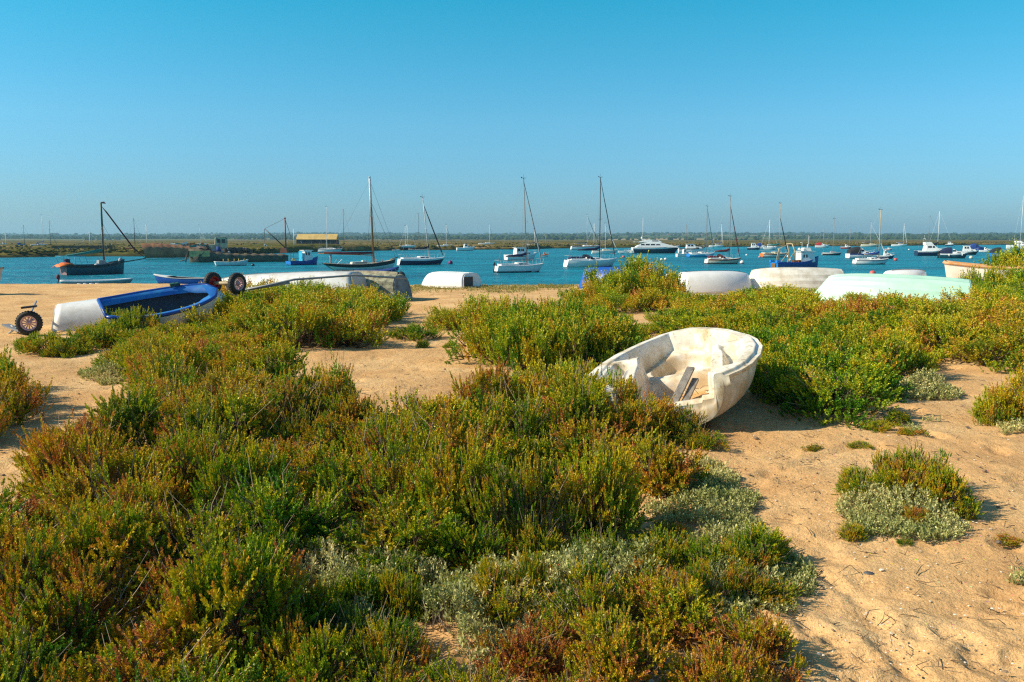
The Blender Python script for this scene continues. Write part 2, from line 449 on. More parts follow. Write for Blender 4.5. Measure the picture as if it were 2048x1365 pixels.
aa = np.linspace(-.95, .95, 260); yy = np.linspace(1500, 5300, 60)
A, Y_ = np.meshgrid(aa, yy); X_ = A * Y_
tag(mesh_np('hills', np.stack([X_.ravel(), Y_.ravel(), hillh(X_, Y_).ravel()], 1), gridfaces(60, 260), m), kind='structure')

# woods on the hills: thousands of crowns that read as one mass
m = bpy.data.materials.new('far_foliage'); m.use_nodes = True
n, l = nt(m); b = n['Principled BSDF']; b.inputs['Roughness'].default_value = 1; b.inputs['Specular IOR Level'].default_value = 0; g = n.new('ShaderNodeNewGeometry')
l.new(ramp([(.35, (.022, .045, .015)), (.65, (.06, .085, .028))], noise(.02, 4, .7).outputs['Fac']).outputs[0], b.inputs['Base Color'])
FARFOL = m
def blobs(name, P, S, seed, m, squash=.8):
    r = np.random.default_rng(seed)
    t = (1 + 5 ** .5) / 2
    iv = np.array([(-1,t,0),(1,t,0),(-1,-t,0),(1,-t,0),(0,-1,t),(0,1,t),(0,-1,-t),(0,1,-t),(t,0,-1),(t,0,1),(-t,0,-1),(-t,0,1)], float) / 1.9
    fi = np.array([(0,11,5),(0,5,1),(0,1,7),(0,7,10),(0,10,11),(1,5,9),(5,11,4),(11,10,2),(10,7,6),(7,1,8),(3,9,4),(3,4,2),(3,2,6),(3,6,8),(3,8,9),(4,9,5),(2,4,11),(6,2,10),(8,6,7),(9,8,1)])
    N = len(P)
    V = iv[None] * (S[:, None, None] * r.uniform(.65, 1.25, (N, 12, 1)))
    V[:, :, 2] *= squash
    V[:, :, 2] += S[:, None] * .5
    V += P[:, None, :]
    F = fi[None] + np.arange(N)[:, None, None] * 12
    return mesh_np(name, V.reshape(-1, 3), F.reshape(-1, 3), m, smooth=False)
N = 16000
ay = np.random.default_rng(3)
A = ay.uniform(-.85, .85, N * 3); Y_ = ay.uniform(1550, 5200, N * 3) ; X_ = A * Y_
dens = fbm(X_ * .6, Y_, .0035, 3, 40)
hedge = np.abs(((Y_ + 220 * fbm(X_, Y_, .0012, 2, 9)) % 420) - 210) < 16
keep = (dens > .14) | (Y_ > 4550) & (dens > -.35) | hedge & (ay.uniform(0, 1, N * 3) < .8) | (Y_ < 2000) & (dens > .0)
X_, Y_ = X_[keep][:N], Y_[keep][:N]
P = np.stack([X_, Y_, hillh(X_, Y_)], 1)
S = ay.uniform(3, 7, len(P))*np.interp(P[:,1],[1500,2600],[.6,1]) * np.where(ay.uniform(0, 1, len(P)) < .08, 1.6, 1)
tag(blobs('distant_woodland', P, S, 5, FARFOL), 'hazy dark woods and hedgerows along the far hills', 'woodland', kind='stuff')
# low scrub and tussocks along the marsh
N = 5200
X_ = ay.uniform(-700, 2700, N); off = 2.5 * np.exp(ay.uniform(0, 5.4, N))
P = []
for k in range(N):
    rr = float(np.interp(X_[k], spx, srow)); x0, y0 = at(X_[k], rr, WATER); L0 = math.hypot(x0, y0)
    P.append((x0 * (1 + off[k] / L0), y0 * (1 + off[k] / L0), -1.2))
m = bpy.data.materials.new('marsh_scrub'); m.use_nodes = True
n, l = nt(m); b = n['Principled BSDF']; b.inputs['Roughness'].default_value = 1; b.inputs['Specular IOR Level'].default_value = 0; g = n.new('ShaderNodeNewGeometry')
l.new(ramp([(.35, (.045, .055, .012)), (.5, (.11, .10, .03)), (.68, (.24, .17, .07))], noise(.12, 5, .7).outputs['Fac']).outputs[0], b.inputs['Base Color'])
tag(blobs('marsh_scrub', np.array(P), ay.uniform(.25, .75, N), 6, m, .6), 'olive and rust tussocks covering the far salt marsh', 'scrub', kind='stuff')
# ---------------------------------------------------------------- foliage materials
def leaf_mat(name, stops, trans=.35, tint=True):
    m = bpy.data.materials.new(name); m.use_nodes = True
    n, l = nt(m); n.clear()
    out = n.new('ShaderNodeOutputMaterial')
    at_ = n.new('ShaderNodeAttribute'); at_.attribute_name = 'tone'
    s = n.new('ShaderNodeSeparateColor'); l.new(at_.outputs['Color'], s.inputs[0])
    oi = n.new('ShaderNodeObjectInfo')
    so = n.new('ShaderNodeSeparateColor'); l.new(oi.outputs['Color'], so.inputs[0])
    ad = n.new('ShaderNodeMath'); ad.operation = 'ADD'; l.new(s.outputs[0], ad.inputs[0]); l.new(so.outputs[0], ad.inputs[1])
    sb = n.new('ShaderNodeMath'); sb.operation = 'SUBTRACT'; sb.inputs[1].default_value = .50; sb.use_clamp = True; l.new(ad.outputs[0], sb.inputs[0])
    r = n.new('ShaderNodeValToRGB'); ee = r.color_ramp.elements
    ee[0].position, ee[0].color = stops[0][0], (*stops[0][1], 1); ee[1].position, ee[1].color = stops[-1][0], (*stops[-1][1], 1)
    for p_, c_ in stops[1:-1]:
        k = ee.new(p_); k.color = (*c_, 1)
    l.new(sb.outputs[0], r.inputs[0])
    # pink-brown seed heads where object colour G is high
    pk = n.new('ShaderNodeMath'); pk.operation = 'MULTIPLY'; l.new(so.outputs[1], pk.inputs[0]); l.new(s.outputs[2], pk.inputs[1])
    mx = n.new('ShaderNodeMix'); mx.data_type = 'RGBA'; l.new(pk.outputs[0], mx.inputs[0]); l.new(r.outputs[0], mx.inputs[6]); mx.inputs[7].default_value = (.42, .15, .07, 1)
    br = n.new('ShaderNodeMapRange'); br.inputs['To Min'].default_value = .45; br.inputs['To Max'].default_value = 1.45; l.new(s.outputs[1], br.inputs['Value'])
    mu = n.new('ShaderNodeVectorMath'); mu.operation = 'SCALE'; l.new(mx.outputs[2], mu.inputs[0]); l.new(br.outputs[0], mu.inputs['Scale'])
    d = n.new('ShaderNodeBsdfDiffuse'); t = n.new('ShaderNodeBsdfTranslucent'); gl = n.new('ShaderNodeBsdfGlossy'); gl.inputs['Roughness'].default_value = .45
    gl.inputs['Color'].default_value = (.8, .8, .7, 1)
    l.new(mu.outputs[0], d.inputs[0]); l.new(mu.outputs[0], t.inputs[0])
    ms = n.new('ShaderNodeMixShader'); ms.inputs[0].default_value = trans; l.new(d.outputs[0], ms.inputs[1]); l.new(t.outputs[0], ms.inputs[2])
    m2 = n.new('ShaderNodeMixShader'); m2.inputs[0].default_value = .03; l.new(ms.outputs[0], m2.inputs[1]); l.new(gl.outputs[0], m2.inputs[2])
    l.new(m2.outputs[0], out.inputs[0])
    return m
SEABLITE = leaf_mat('seablite_leaf', trans=.24, stops=[(0.0, (.06, .19, .008)), (.26, (.19, .32, .007)), (.50, (.44, .44, .009)), (.72, (.60, .43, .012)), (.90, (.60, .29, .022)), (1.0, (.54, .19, .055))])
PURSLANE = leaf_mat('purslane_leaf', [(0.0, (.18, .22, .05)), (.45, (.42, .42, .14)), (.75, (.66, .59, .26)), (1.0, (.58, .42, .16))], .25)
GRASSM = leaf_mat('grass_blade', [(0.0, (.10, .15, .02)), (.5, (.30, .28, .06)), (1.0, (.50, .38, .16))], .3)
TWIG = mat('twig', (.16, .095, .05), .9, var=.2, scale=30)
DRYTWIG = mat('dry_twig', (.36, .27, .18), .9, var=.2, scale=30)

def norm(v): return v / np.maximum(np.linalg.norm(v, axis=-1, keepdims=True), 1e-9)
def spikes(P, D, L, tone, pink, nl, ll, lw, r, tip=.35):
    "leafy shoots: P base, D direction, L length; nl leaves each, arranged in a spiral"
    N = len(P)
    up = np.where(np.abs(D[:, 2:3]) < .9, np.array([[0, 0, 1.]]), np.array([[1., 0, 0]]))
    A = norm(np.cross(D, up)); B = np.cross(A, D)
    s = (np.arange(nl)[None] + r.uniform(0, 1, (N, nl))) / nl
    ang = np.arange(nl)[None] * 2.4 + r.uniform(0, 6.28, (N, 1))
    s3 = s[..., None]
    base = P[:, None] + D[:, None] * (L[:, None, None] * s3)
    rad = A[:, None] * np.cos(ang)[..., None] + B[:, None] * np.sin(ang)[..., None]
    opn = r.uniform(.35, 1.0, (N, nl, 1)) * (1 - .55 * s3 ** 2)
    ld = norm(D[:, None] * (1 - .5 * opn) + rad * opn + r.normal(0, .15, (N, nl, 3)))
    le = (ll * r.uniform(.6, 1.25, (N, nl)) * (1 - .45 * s ** 3))[..., None]
    side = norm(np.cross(ld, rad + r.normal(0, .5, (N, nl, 3))))
    w = lw * r.uniform(.7, 1.3, (N, nl, 1)) * .5
    mid = base + ld * le * .55
    V = np.stack([base, mid + side * w, base + ld * le, mid - side * w], 2).reshape(-1, 3)
    F = np.arange(N * nl * 4).reshape(-1, 4)
    tn = np.clip(tone[:, None] + tip * (s - .6) + r.normal(0, .07, (N, nl)), 0, 1)
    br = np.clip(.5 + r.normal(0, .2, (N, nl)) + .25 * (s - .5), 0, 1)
    pk = np.clip(pink[:, None] * (s > .3) * r.uniform(.5, 1, (N, nl)), 0, 1)
    C = np.repeat(np.stack([tn, br, pk], -1).reshape(-1, 3), 4, 0)
    return V, F, C
def tubes(A, B, ra, rb, r, bend=.12):
    "three-sided twigs from A to B with a bend"
    N = len(A); L = np.linalg.norm(B - A, axis=1, keepdims=True)
    Mid = (A + B) / 2 + r.normal(0, 1, (N, 3)) * L * bend
    D = norm(B - A); up = np.where(np.abs(D[:, 2:3]) < .9, np.array([[0, 0, 1.]]), np.array([[1., 0, 0]]))
    X = norm(np.cross(D, up)); Yv = np.cross(X, D)
    V = []
    for Pp, rr in ((A, ra), (Mid, (ra + rb) / 2), (B, rb)):
        for k in range(3):
            t = 2.094 * k
            V.append(Pp + (X * math.cos(t) + Yv * math.sin(t)) * rr)
    V = np.stack(V, 1).reshape(-1, 3)
    f = [(0,1,4,3),(1,2,5,4),(2,0,3,5),(3,4,7,6),(4,5,8,7),(5,3,6,8)]
    F = (np.array(f)[None] + np.arange(N)[:, None, None] * 9).reshape(-1, 4)
    return V, F
def bush_meshes(seed, nsp, nl, ll, lw, sl, hr=1.0, upw=1.0, ncl=26, stems=160, disp=5.0, tip=.35):
    """unit bush: radius about 1, height about hr. Shoots gather in clumps on a few dozen branches"""
    r = np.random.default_rng(seed)
    # clump centres over an uneven dome
    az = r.uniform(0, 6.283, ncl); q = np.sqrt(r.uniform(0, 1, ncl)) * .82
    lob = 1 + .22 * np.sin(2 * az + r.uniform(0, 6)) + .14 * np.sin(5 * az + r.uniform(0, 6))
    C = np.stack([q * np.cos(az) * lob, q * np.sin(az) * lob, hr * (np.sqrt(np.maximum(1 - (q * .93) ** 2, .04)) * r.uniform(.30, 1.0, ncl) - .12)], 1)
    C[:, 2] = np.maximum(C[:, 2], .06 * hr)
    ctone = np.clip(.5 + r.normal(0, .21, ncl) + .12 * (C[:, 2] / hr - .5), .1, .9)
    cpink = (r.uniform(0, 1, ncl) < .45) * r.uniform(.4, 1, ncl)
    ci = r.integers(0, ncl, nsp)
    base = C[ci] * np.array([1, 1, .78]) + r.normal(0, 1, (nsp, 3)) * np.array([.088, .088, .075])
    base[:, 2] = np.clip(base[:, 2], .01, None)
    out = norm(base * np.array([1, 1, .25]) + 1e-6)
    D = norm(np.array([0, 0, .8]) * upw + out * r.uniform(.1, .8, (nsp, 1)) + r.normal(0, .2, (nsp, 3)) + (base - C[ci] * np.array([1, 1, .78])) * disp)
    L = sl * r.uniform(.55, 1.25, nsp)
    tone = np.clip(ctone[ci] + r.normal(0, .06, nsp), 0, 1)
    V, F, K = spikes(base, D, L, tone, cpink[ci], nl, ll, lw, r, tip)
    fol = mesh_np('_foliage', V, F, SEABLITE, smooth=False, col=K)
    # branches
    root = np.stack([r.normal(0, .09, ncl), r.normal(0, .09, ncl), np.full(ncl, -.03)], 1)
    sub = r.choice(nsp, min(stems, nsp), replace=False)
    V1, F1 = tubes(root, C * np.array([1, 1, .8]), .017, .009, r)
    V2, F2 = tubes(C[ci[sub]] * np.array([.8, .8, .5]), base[sub] + D[sub] * L[sub][:, None] * .9, .007, .0028, r)
    st = mesh_np('_stem', np.concatenate([V1, V2]), np.concatenate([F1, F2 + len(V1)]), TWIG, smooth=False)
    nd = 32
    a_ = r.uniform(0, 6.283, nd); q_ = r.uniform(.3, 1.0, nd)
    E_ = np.stack([q_ * np.cos(a_), q_ * np.sin(a_), hr * np.sqrt(np.maximum(1 - (q_ * .9) ** 2, .05)) * r.uniform(.5, 1.12, nd)], 1)
    V3, F3 = tubes(E_ * r.uniform(.15, .6, (nd, 1)), E_, .006, .003, r, .1)
    return fol, st, mesh_np('_dry_stem', V3, F3, DRYTWIG, smooth=False)
NEAR = [bush_meshes(100 + k, [900, 1100, 800, 1000, 760, 1150][k], 38, .040 * [1, .8, 1.2, .9, 1.1, .75][k], .019 * [1, .8, 1.15, .9, 1.1, .8][k], [.17, .14, .20, .15, .23, .12][k], ncl=[34, 44, 30, 38, 50, 36][k], upw=[1, 1.3, .8, 1.1, .9, 1.5][k], stems=420) for k in range(6)]
MIDB = [bush_meshes(200 + k, 820, 19, .048, .024, .18, ncl=[38, 32, 44, 36, 34][k], upw=[1.2, 1, 1.6, 1.1, 1.4][k], stems=150, disp=2.4, tip=.2) for k in range(5)]
FARB = [bush_meshes(300 + k, 850, 13, .055, .027, .24, ncl=[30, 26, 34, 22][k], upw=[1.8, 1.4, 2.0, 1.6][k], stems=60, disp=1.8, tip=.15) for k in range(4)]
nb = [0]
def bush(x, y, r, h, label, group, tone=.5, pink=0., cat='shrub', sink=0.0, name='seablite_shrub'):
    if r < .235 and h < .3: name = 'seablite_sprig'; cat = 'plant'
    d = math.hypot(x, y)
    lib = NEAR if d < 7.2 else MIDB if d < 15 else FARB
    fol, st, dr = lib[nb[0] % len(lib)]; nb[0] += 1
    t = thing(name, label, cat, (x, y, gz1(x, y) - .02 - sink), random.uniform(0, 6.28), group=group)
    t.scale = (r, r * random.uniform(.88, 1.12), h * (1.28 if y > 8.5 else 1.15))
    for me, nm in ((fol, 'foliage'), (st, 'stem')) + (((dr, 'dry_stem'),) if d < 9 else ()):
        o = bpy.data.objects.new(nm, me); COL.objects.link(o); o.parent = t
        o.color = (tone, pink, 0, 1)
    return t

# colour regions of the heath, in world space: (x, y, radius, tone, pink)
def reg(px, row, rad, tone, pink=0.0, z=.3):
    x, y = at(px, row, z); return (x, y, rad, tone, pink)
REG = [reg(560, 760, 1.4, .62, .9), reg(690, 770, 1.0, .55, .9), reg(330, 800, 1.2, .68, .35), reg(250, 680, 1.6, .50, .1), reg(480, 700, 1.4, .66, .2),
       reg(700, 1050, .75, .22, 0), reg(560, 960, .6, .36, 0), reg(950, 1040, .4, .66, .0), reg(820, 860, .9, .60, .1), reg(1000, 830, 1.2, .62, .2),
       reg(1130, 740, 1.4, .46, 0), reg(1380, 900, .5, .85, .8), reg(1280, 860, .7, .74, .4), reg(1180, 960, .5, .55, .6), reg(300, 950, .7, .70, 0),
       reg(150, 1130, .6, .68, .3), reg(80, 1280, .5, .60, .2), reg(420, 1200, .6, .62, .1), reg(1100, 1250, .5, .74, .3), reg(1400, 1200, .5, .76, .2),
       reg(1550, 1250, .4, .62, 0), reg(1600, 720, 2.2, .24, 0), reg(1480, 660, 2.5, .30, .05), reg(1900, 680, 3.0, .62, .25), reg(1980, 630, 4.0, .68, .3), reg(1700, 650, 2.0, .5, .2),
       reg(1260, 570, 3.0, .46, .1), reg(620, 620, 3, .50, .1), reg(960, 640, 2, .48, .1), reg(20, 800, 1.0, .45, .1), reg(1600, 790, .8, .36, 0), reg(2020, 820, .8, .62, .1)]
def tonefor(x, y):
    w = .15; t = .54 * w; p = .1 * w
    for (a, b, rad, tt, pp) in REG:
        k = math.exp(-((x - a) ** 2 + (y - b) ** 2) / rad ** 2); w += k; t += tt * k; p += pp * k
    return min(max(t / w - .005 + random.gauss(0, .095), .05), .95), max(0, min(1, p / w + random.gauss(0, .09)))
def inside(poly, x, y):
    c = False; j = len(poly) - 1
    for i in range(len(poly)):
        (x1, y1), (x2, y2) = poly[i], poly[j]
        if (y1 > y) != (y2 > y) and x < (x2 - x1) * (y - y1) / (y2 - y1) + x1: c = not c
        j = i
    return c
def thicket(poly_px, spacing, rr, hh, label, group, holes=(), grow=0.0, seed=1, stop=None, hfun=None):
    rs = random.Random(seed)
    poly = [at(*q) for q in poly_px]
    xs_ = [q[0] for q in poly]; ys_ = [q[1] for q in poly]; pts = []
    for k in range(9000):
        x = rs.uniform(min(xs_), max(xs_)); y = rs.uniform(min(ys_), max(ys_))
        if not inside(poly, x, y): continue
        sp = spacing * (1 + grow * max(0, y - 4))
        if any((x - a) ** 2 + (y - b) ** 2 < sp * sp for a, b in pts): continue
        if any((x - a) ** 2 + (y - b) ** 2 < c * c for a, b, c in holes): continue
        pts.append((x, y))
    for x, y in pts:
        s = 1 + grow * max(0, y - 4)
        r_ = rs.uniform(*rr) * s; h_ = rs.uniform(*hh)
        if hfun: h_ *= hfun(x, y)
        t_, p_ = tonefor(x, y)
        lab = label(x, y) if callable(label) else label
        bush(x, y, r_, h_, lab[0] if isinstance(lab, tuple) else lab, lab[1] if isinstance(lab, tuple) else group, t_, p_)
    return pts
def pxof(x, y, z=0):
    Y = y; s = (z - EYE) / Y
    # invert slope(row)
    v = (-sP - s * cP) / (cP - s * sP)
    return 1024 + x / Y * FPX * (cP - v * sP), 682.5 + v * FPX
DING = (1.78, 8.45)      # centre of the derelict dinghy
# the big foreground thicket
def mainlab(x, y):
    px, row = pxof(x, y, .2)
    if y > 8.4:
        return ('green and rust seablite bush in the rear part of the thicket, behind the brown-pink tops', 'seablite bushes in the rear part of the thicket') if px < 560 else \
               ('yellow-green seablite bush in the thicket between the sand clearing and the derelict dinghy', 'seablite bushes left of the derelict dinghy')
    if y > 5.6:
        return ('orange-tinged seablite bush in the left middle of the big thicket', 'seablite bushes in the left middle of the thicket') if px < 620 else \
               ('tall olive seablite bush in the middle of the big thicket below the dinghy', 'seablite bushes in the middle of the thicket')
    return ('close yellow-green and orange seablite bush in the bottom left of the heath', 'seablite bushes at the bottom left') if px < 700 else \
           ('close orange-tipped seablite bush at the bottom centre beside grey purslane', 'seablite bushes at the bottom centre')
main = [(-300, 1365, 0), (-220, 1100, .1), (-60, 1100, 0), (100, 1040, 0), (160, 960, 0), (260, 915, 0), (330, 870, 0), (320, 822, .1), (300, 795, .1), (262, 752, .1), (262, 712, .2), (330, 692, .3), (450, 690, .3), (560, 720, .4),
        (640, 738, .5), (760, 765, .5), (890, 752, .5), (975, 745, .4), (1120, 785, .3), (1160, 840, .2), (1220, 905, .1), (1320, 935, .1), (1350, 960, 0), (1290, 1010, 0), (1250, 1050, 0), (1150, 1090, 0), (900, 1100, 0), (640, 1120, 0),
        (500, 1200, 0), (560, 1300, 0), (560, 1365, 0), (400, 1700, 0), (-400, 1700, 0)]
gap = []
thicket(main, .40, (.27, .46), (.24, .60), mainlab, None, holes=[(1.75, 8.2, .80)] + gap, grow=.035, seed=5,
        hfun=lambda x, y: 1.0 if y < 9 else .85)
low = [(1000, 1360, 0), (1060, 1290, 0), (1160, 1250, 0), (1300, 1235, 0), (1440, 1265, 0), (1540, 1320, 0), (1575, 1360, 0), (1550, 1700, 0), (700, 1700, 0), (860, 1450, 0)]
thicket(low, .35, (.18, .28), (.20, .33), mainlab, None, seed=9)
thicket([(560, 1230, 0), (720, 1240, 0), (790, 1330, 0), (740, 1700, 0), (560, 1700, 0)], .26, (.17, .24), (.22, .30), mainlab, None, seed=19)
# bushes on the left edge
thicket([(-300, 760, 0), (-60, 750, .2), (-10, 800, 0), (0, 850, 0), (-10, 885, 0), (-60, 900, 0), (-300, 930, 0)], .38, (.30, .42), (.42, .58),
        'dense green seablite bush at the left edge beside the sand path', 'seablite bushes at the left edge', seed=3)
# small ones near the left trolley wheel
for px, row, r_, h_ in [(85, 715, .36, .30), (55, 712, .22, .2), (150, 712, .4, .28), (205, 700, .45, .34), (120, 720, .26, .22)]:
    x, y = at(px, row); bush(x, y, r_, h_, 'low green seablite bush on the sand just below the pink-rimmed wheel', 'low bushes by the pink-rimmed wheel', .42, .1)
thicket([(235, 698, 0), (330, 692, .0), (440, 690, .0), (520, 700, .1), (520, 720, 0), (240, 735, 0)], .50, (.35, .5), (.22, .32),
        'green and rust seablite bush in front of the blue-rimmed dinghy', 'seablite bushes in front of the blue-rimmed dinghy', seed=33)
# bank of bushes in front of the upturned boat with wheels
thicket([(445, 640, 0), (470, 608, 0), (600, 606, 0), (660, 600, 0), (720, 620, 0), (770, 640, 0), (700, 680, 0), (705, 697, 0), (600, 706, 0), (480, 690, 0)], .72, (.6, .82), (.50, .66),
        'bright green seablite bush in front of the upturned boat with trolley wheels', 'seablite bushes before the boat with trolley wheels', seed=14)
for px, row, r_, h_ in [(750, 628, .55, .5), (700, 612, .6, .55), (655, 604, .6, .55), (600, 612, .55, .5)]:
    x, y = at(px, row); bush(x, y, r_, h_, 'bright green seablite bush in front of the upturned boat with trolley wheels', 'seablite bushes before the boat with trolley wheels', .42, .05)
# clearing
x, y = at(832, 680); bush(x, y, .42, .24, 'low spreading green plant alone in the sand clearing', None, .26, 0)
x, y = at(846, 693); bush(x, y, .13, .13, 'tiny green sprig on the sand just in front of the low spreading plant', None, .35, 0)
x, y = at(902, 698); bush(x, y, .13, .12, 'tiny green sprig on the sand right of the low spreading plant', None, .35, 0)
for px, row, r_, h_ in [(905, 660, .5, .35), (945, 662, .62, .55), (985, 668, .5, .4)]:
    x, y = at(px, row); bush(x, y, r_, h_, 'yellow-green seablite bush at the right side of the sand clearing', 'seablite bushes beside the sand clearing', .5, .1)
thicket([(990, 705, 0), (1030, 690, 0), (1080, 684, 0), (1190, 690, 0), (1225, 720, 0), (1190, 755, 0), (1060, 755, 0), (990, 740, 0)], .50, (.44, .62), (.52, .72),
        'rounded green seablite bush between the sand clearing and the derelict dinghy', 'rounded bushes behind the thicket', seed=21)
# tall clump that hides the blue boat
for px, row, r_, h_, tn in [(1150, 606, .55, .34, .42), (1190, 612, .7, .55, .45), (1225, 604, .9, .98, .45), (1268, 602, 1.0, 1.15, .42), (1310, 604, .85, 1.02, .45), (1345, 606, .7, .62, .5), (1240, 622, .8, .5, .6), (1300, 622, .8, .5, .66), (1370, 618, .6, .4, .45), (1180, 628, .6, .35, .5)]:
    x, y = at(px, row); bush(x, y, r_, h_, 'tall yellow-green seablite bush in the clump hiding the blue upturned boat', 'bushes hiding the blue upturned boat', tn, .1)
for px, row, r_, h_ in [(1250, 672, .42, .22), (1295, 668, .4, .2), (1345, 660, .6, .32), (1400, 650, .7, .36), (1450, 640, .6, .34), (1390, 632, .6, .3), (1240, 645, .3, .16)]:
    x, y = at(px, row); bush(x, y, r_, h_, 'low green seablite bush on the sand behind the derelict dinghy', 'low bushes behind the derelict dinghy', .40, .05)
# the long bank on the right
right = [(1470, 625, 0), (1520, 612, 0), (1600, 618, 0), (1660, 628, 0), (1760, 632, 0), (1800, 640, 0), (1960, 640, 0), (2200, 640, 0), (2300, 700, 0), (2040, 745, 0), (1960, 745, 0), (1800, 742, 0), (1790, 775, 0), (1740, 805, 0), (1680, 812, 0), (1660, 850, 0),
         (1600, 858, 0), (1545, 845, 0), (1520, 790, 0), (1500, 740, 0), (1460, 700, 0), (1380, 690, 0), (1340, 672, 0), (1420, 655, 0)]
def rlab(x, y):
    px, row = pxof(x, y, .2)
    if px > 1840: return ('rust-orange and green seablite bush on the right below the mint boat', 'rust-tinged bushes on the right')
    if y < 10: return ('dense bright green seablite bush immediately right of the derelict dinghy', 'green bushes right of the derelict dinghy')
    return ('green seablite bush in the long bank between the derelict dinghy and the mint boat', 'green bushes before the mint boat')
patches = [(*at(1635, 650), .8), (*at(1720, 648), .55)]
thicket(right, .56, (.46, .64), (.40, .60), rlab, None, grow=.045, seed=8, holes=[(1.95, 8.6, .8), (2.3, 9.0, .75)] + patches, hfun=lambda x, y: .85 if y < 9 else (.9 if y < 14 else .95))
for px, row, r_, h_ in [(1500, 612, .7, .42), (1560, 604, .7, .45), (1620, 610, .7, .4), (1790, 622, .5, .3), (1840, 626, .5, .3), (1955, 612, .7, .55), (1990, 620, .8, .5)]:
    x, y = at(px, row); bush(x, y, r_, h_, 'green seablite bush growing against the cream and mint upturned boats', 'bushes against the upturned boats', .42, .1)
for px, row, r_, h_ in [(1985, 590, .8, .86), (1960, 594, .5, .55), (2025, 592, .9, .8), (2060, 600, 1.0, .8), (2020, 612, .8, .55), (1975, 606, .7, .5)]:
    x, y = at(px, row); bush(x, y, r_, h_, 'tall dark green seablite bush in front of the orange-trimmed boat', 'bushes before the orange-trimmed boat', .30, .1)
for px, row, r_, h_ in [(2000, 572, 1.1, 1.15), (2045, 574, 1.2, 1.3), (2090, 574, 1.2, 1.3)]:
    x, y = at(px, row + 3); bush(x, y, r_, h_, 'dark green bush at the far right beyond the orange-trimmed boat', 'bushes beyond the orange-trimmed boat', .36, .1)
for px, row, r_, h_ in [(1590, 572, .5, .42), (1640, 573, .6, .36), (1690, 573, .6, .40), (1735, 573, .6, .34)]:
    x, y = at(px, row + 2); bush(x, y, r_, h_, 'low green and rust bush at the water edge behind the cream boat', 'low bushes at the water edge', .45, .3)
# right-hand islands
for px, row, r_, h_, tn in [(1985, 868, .18, .2, .5), (2030, 862, .34, .46, .62), (2060, 870, .34, .4, .6)]:
    x, y = at(px, row); bush(x, y, r_, h_, 'orange and green seablite bush at the right edge of the sand', 'bushes at the right edge of the sand', tn, .05)
for px, row, r_, h_, tn in [(1720, 1010, .16, .21, .5), (1760, 1000, .18, .27, .55), (1800, 1015, .19, .26, .62), (1845, 1000, .19, .32, .5), (1885, 1030, .17, .28, .58), (1815, 990, .18, .29, .5), (1700, 1080, .08, .10, .62), (1915, 1045, .1, .13, .56), (1830, 1060, .09, .12, .8)]:
    x, y = at(px, row); bush(x, y, r_, h_, 'small golden-green seablite bush growing out of the purslane mound on the right', 'small bushes on the purslane mound', tn, .0)
for px, row, r_, h_, tn, lb in [(1755, 880, .14, .11, .5, 'sparse dry sprig on the sand right of the dinghy, nearest the green bank'), (1795, 868, .13, .12, .45, 'sparse green sprig on the sand above the purslane mound, farthest from the camera'),
                            (1820, 890, .12, .08, .65, 'flat orange-green sprig beside the sparse silvery patch'), (1720, 910, .09, .06, .5, 'tiny sprig on the open sand, upper of the two above the golden mound'), (1620, 915, .08, .07, .5, 'tiny sprig on the open sand, left of the golden mound'),
                            (2010, 1090, .09, .05, .75, 'dry reddish sprig lying on the sand at the right edge'), (1810, 1092, .05, .05, .3, 'single small green tuft at the foot of the purslane mound')]:
    x, y = at(px, row); bush(x, y, r_, h_, lb, None, tn, 0.)

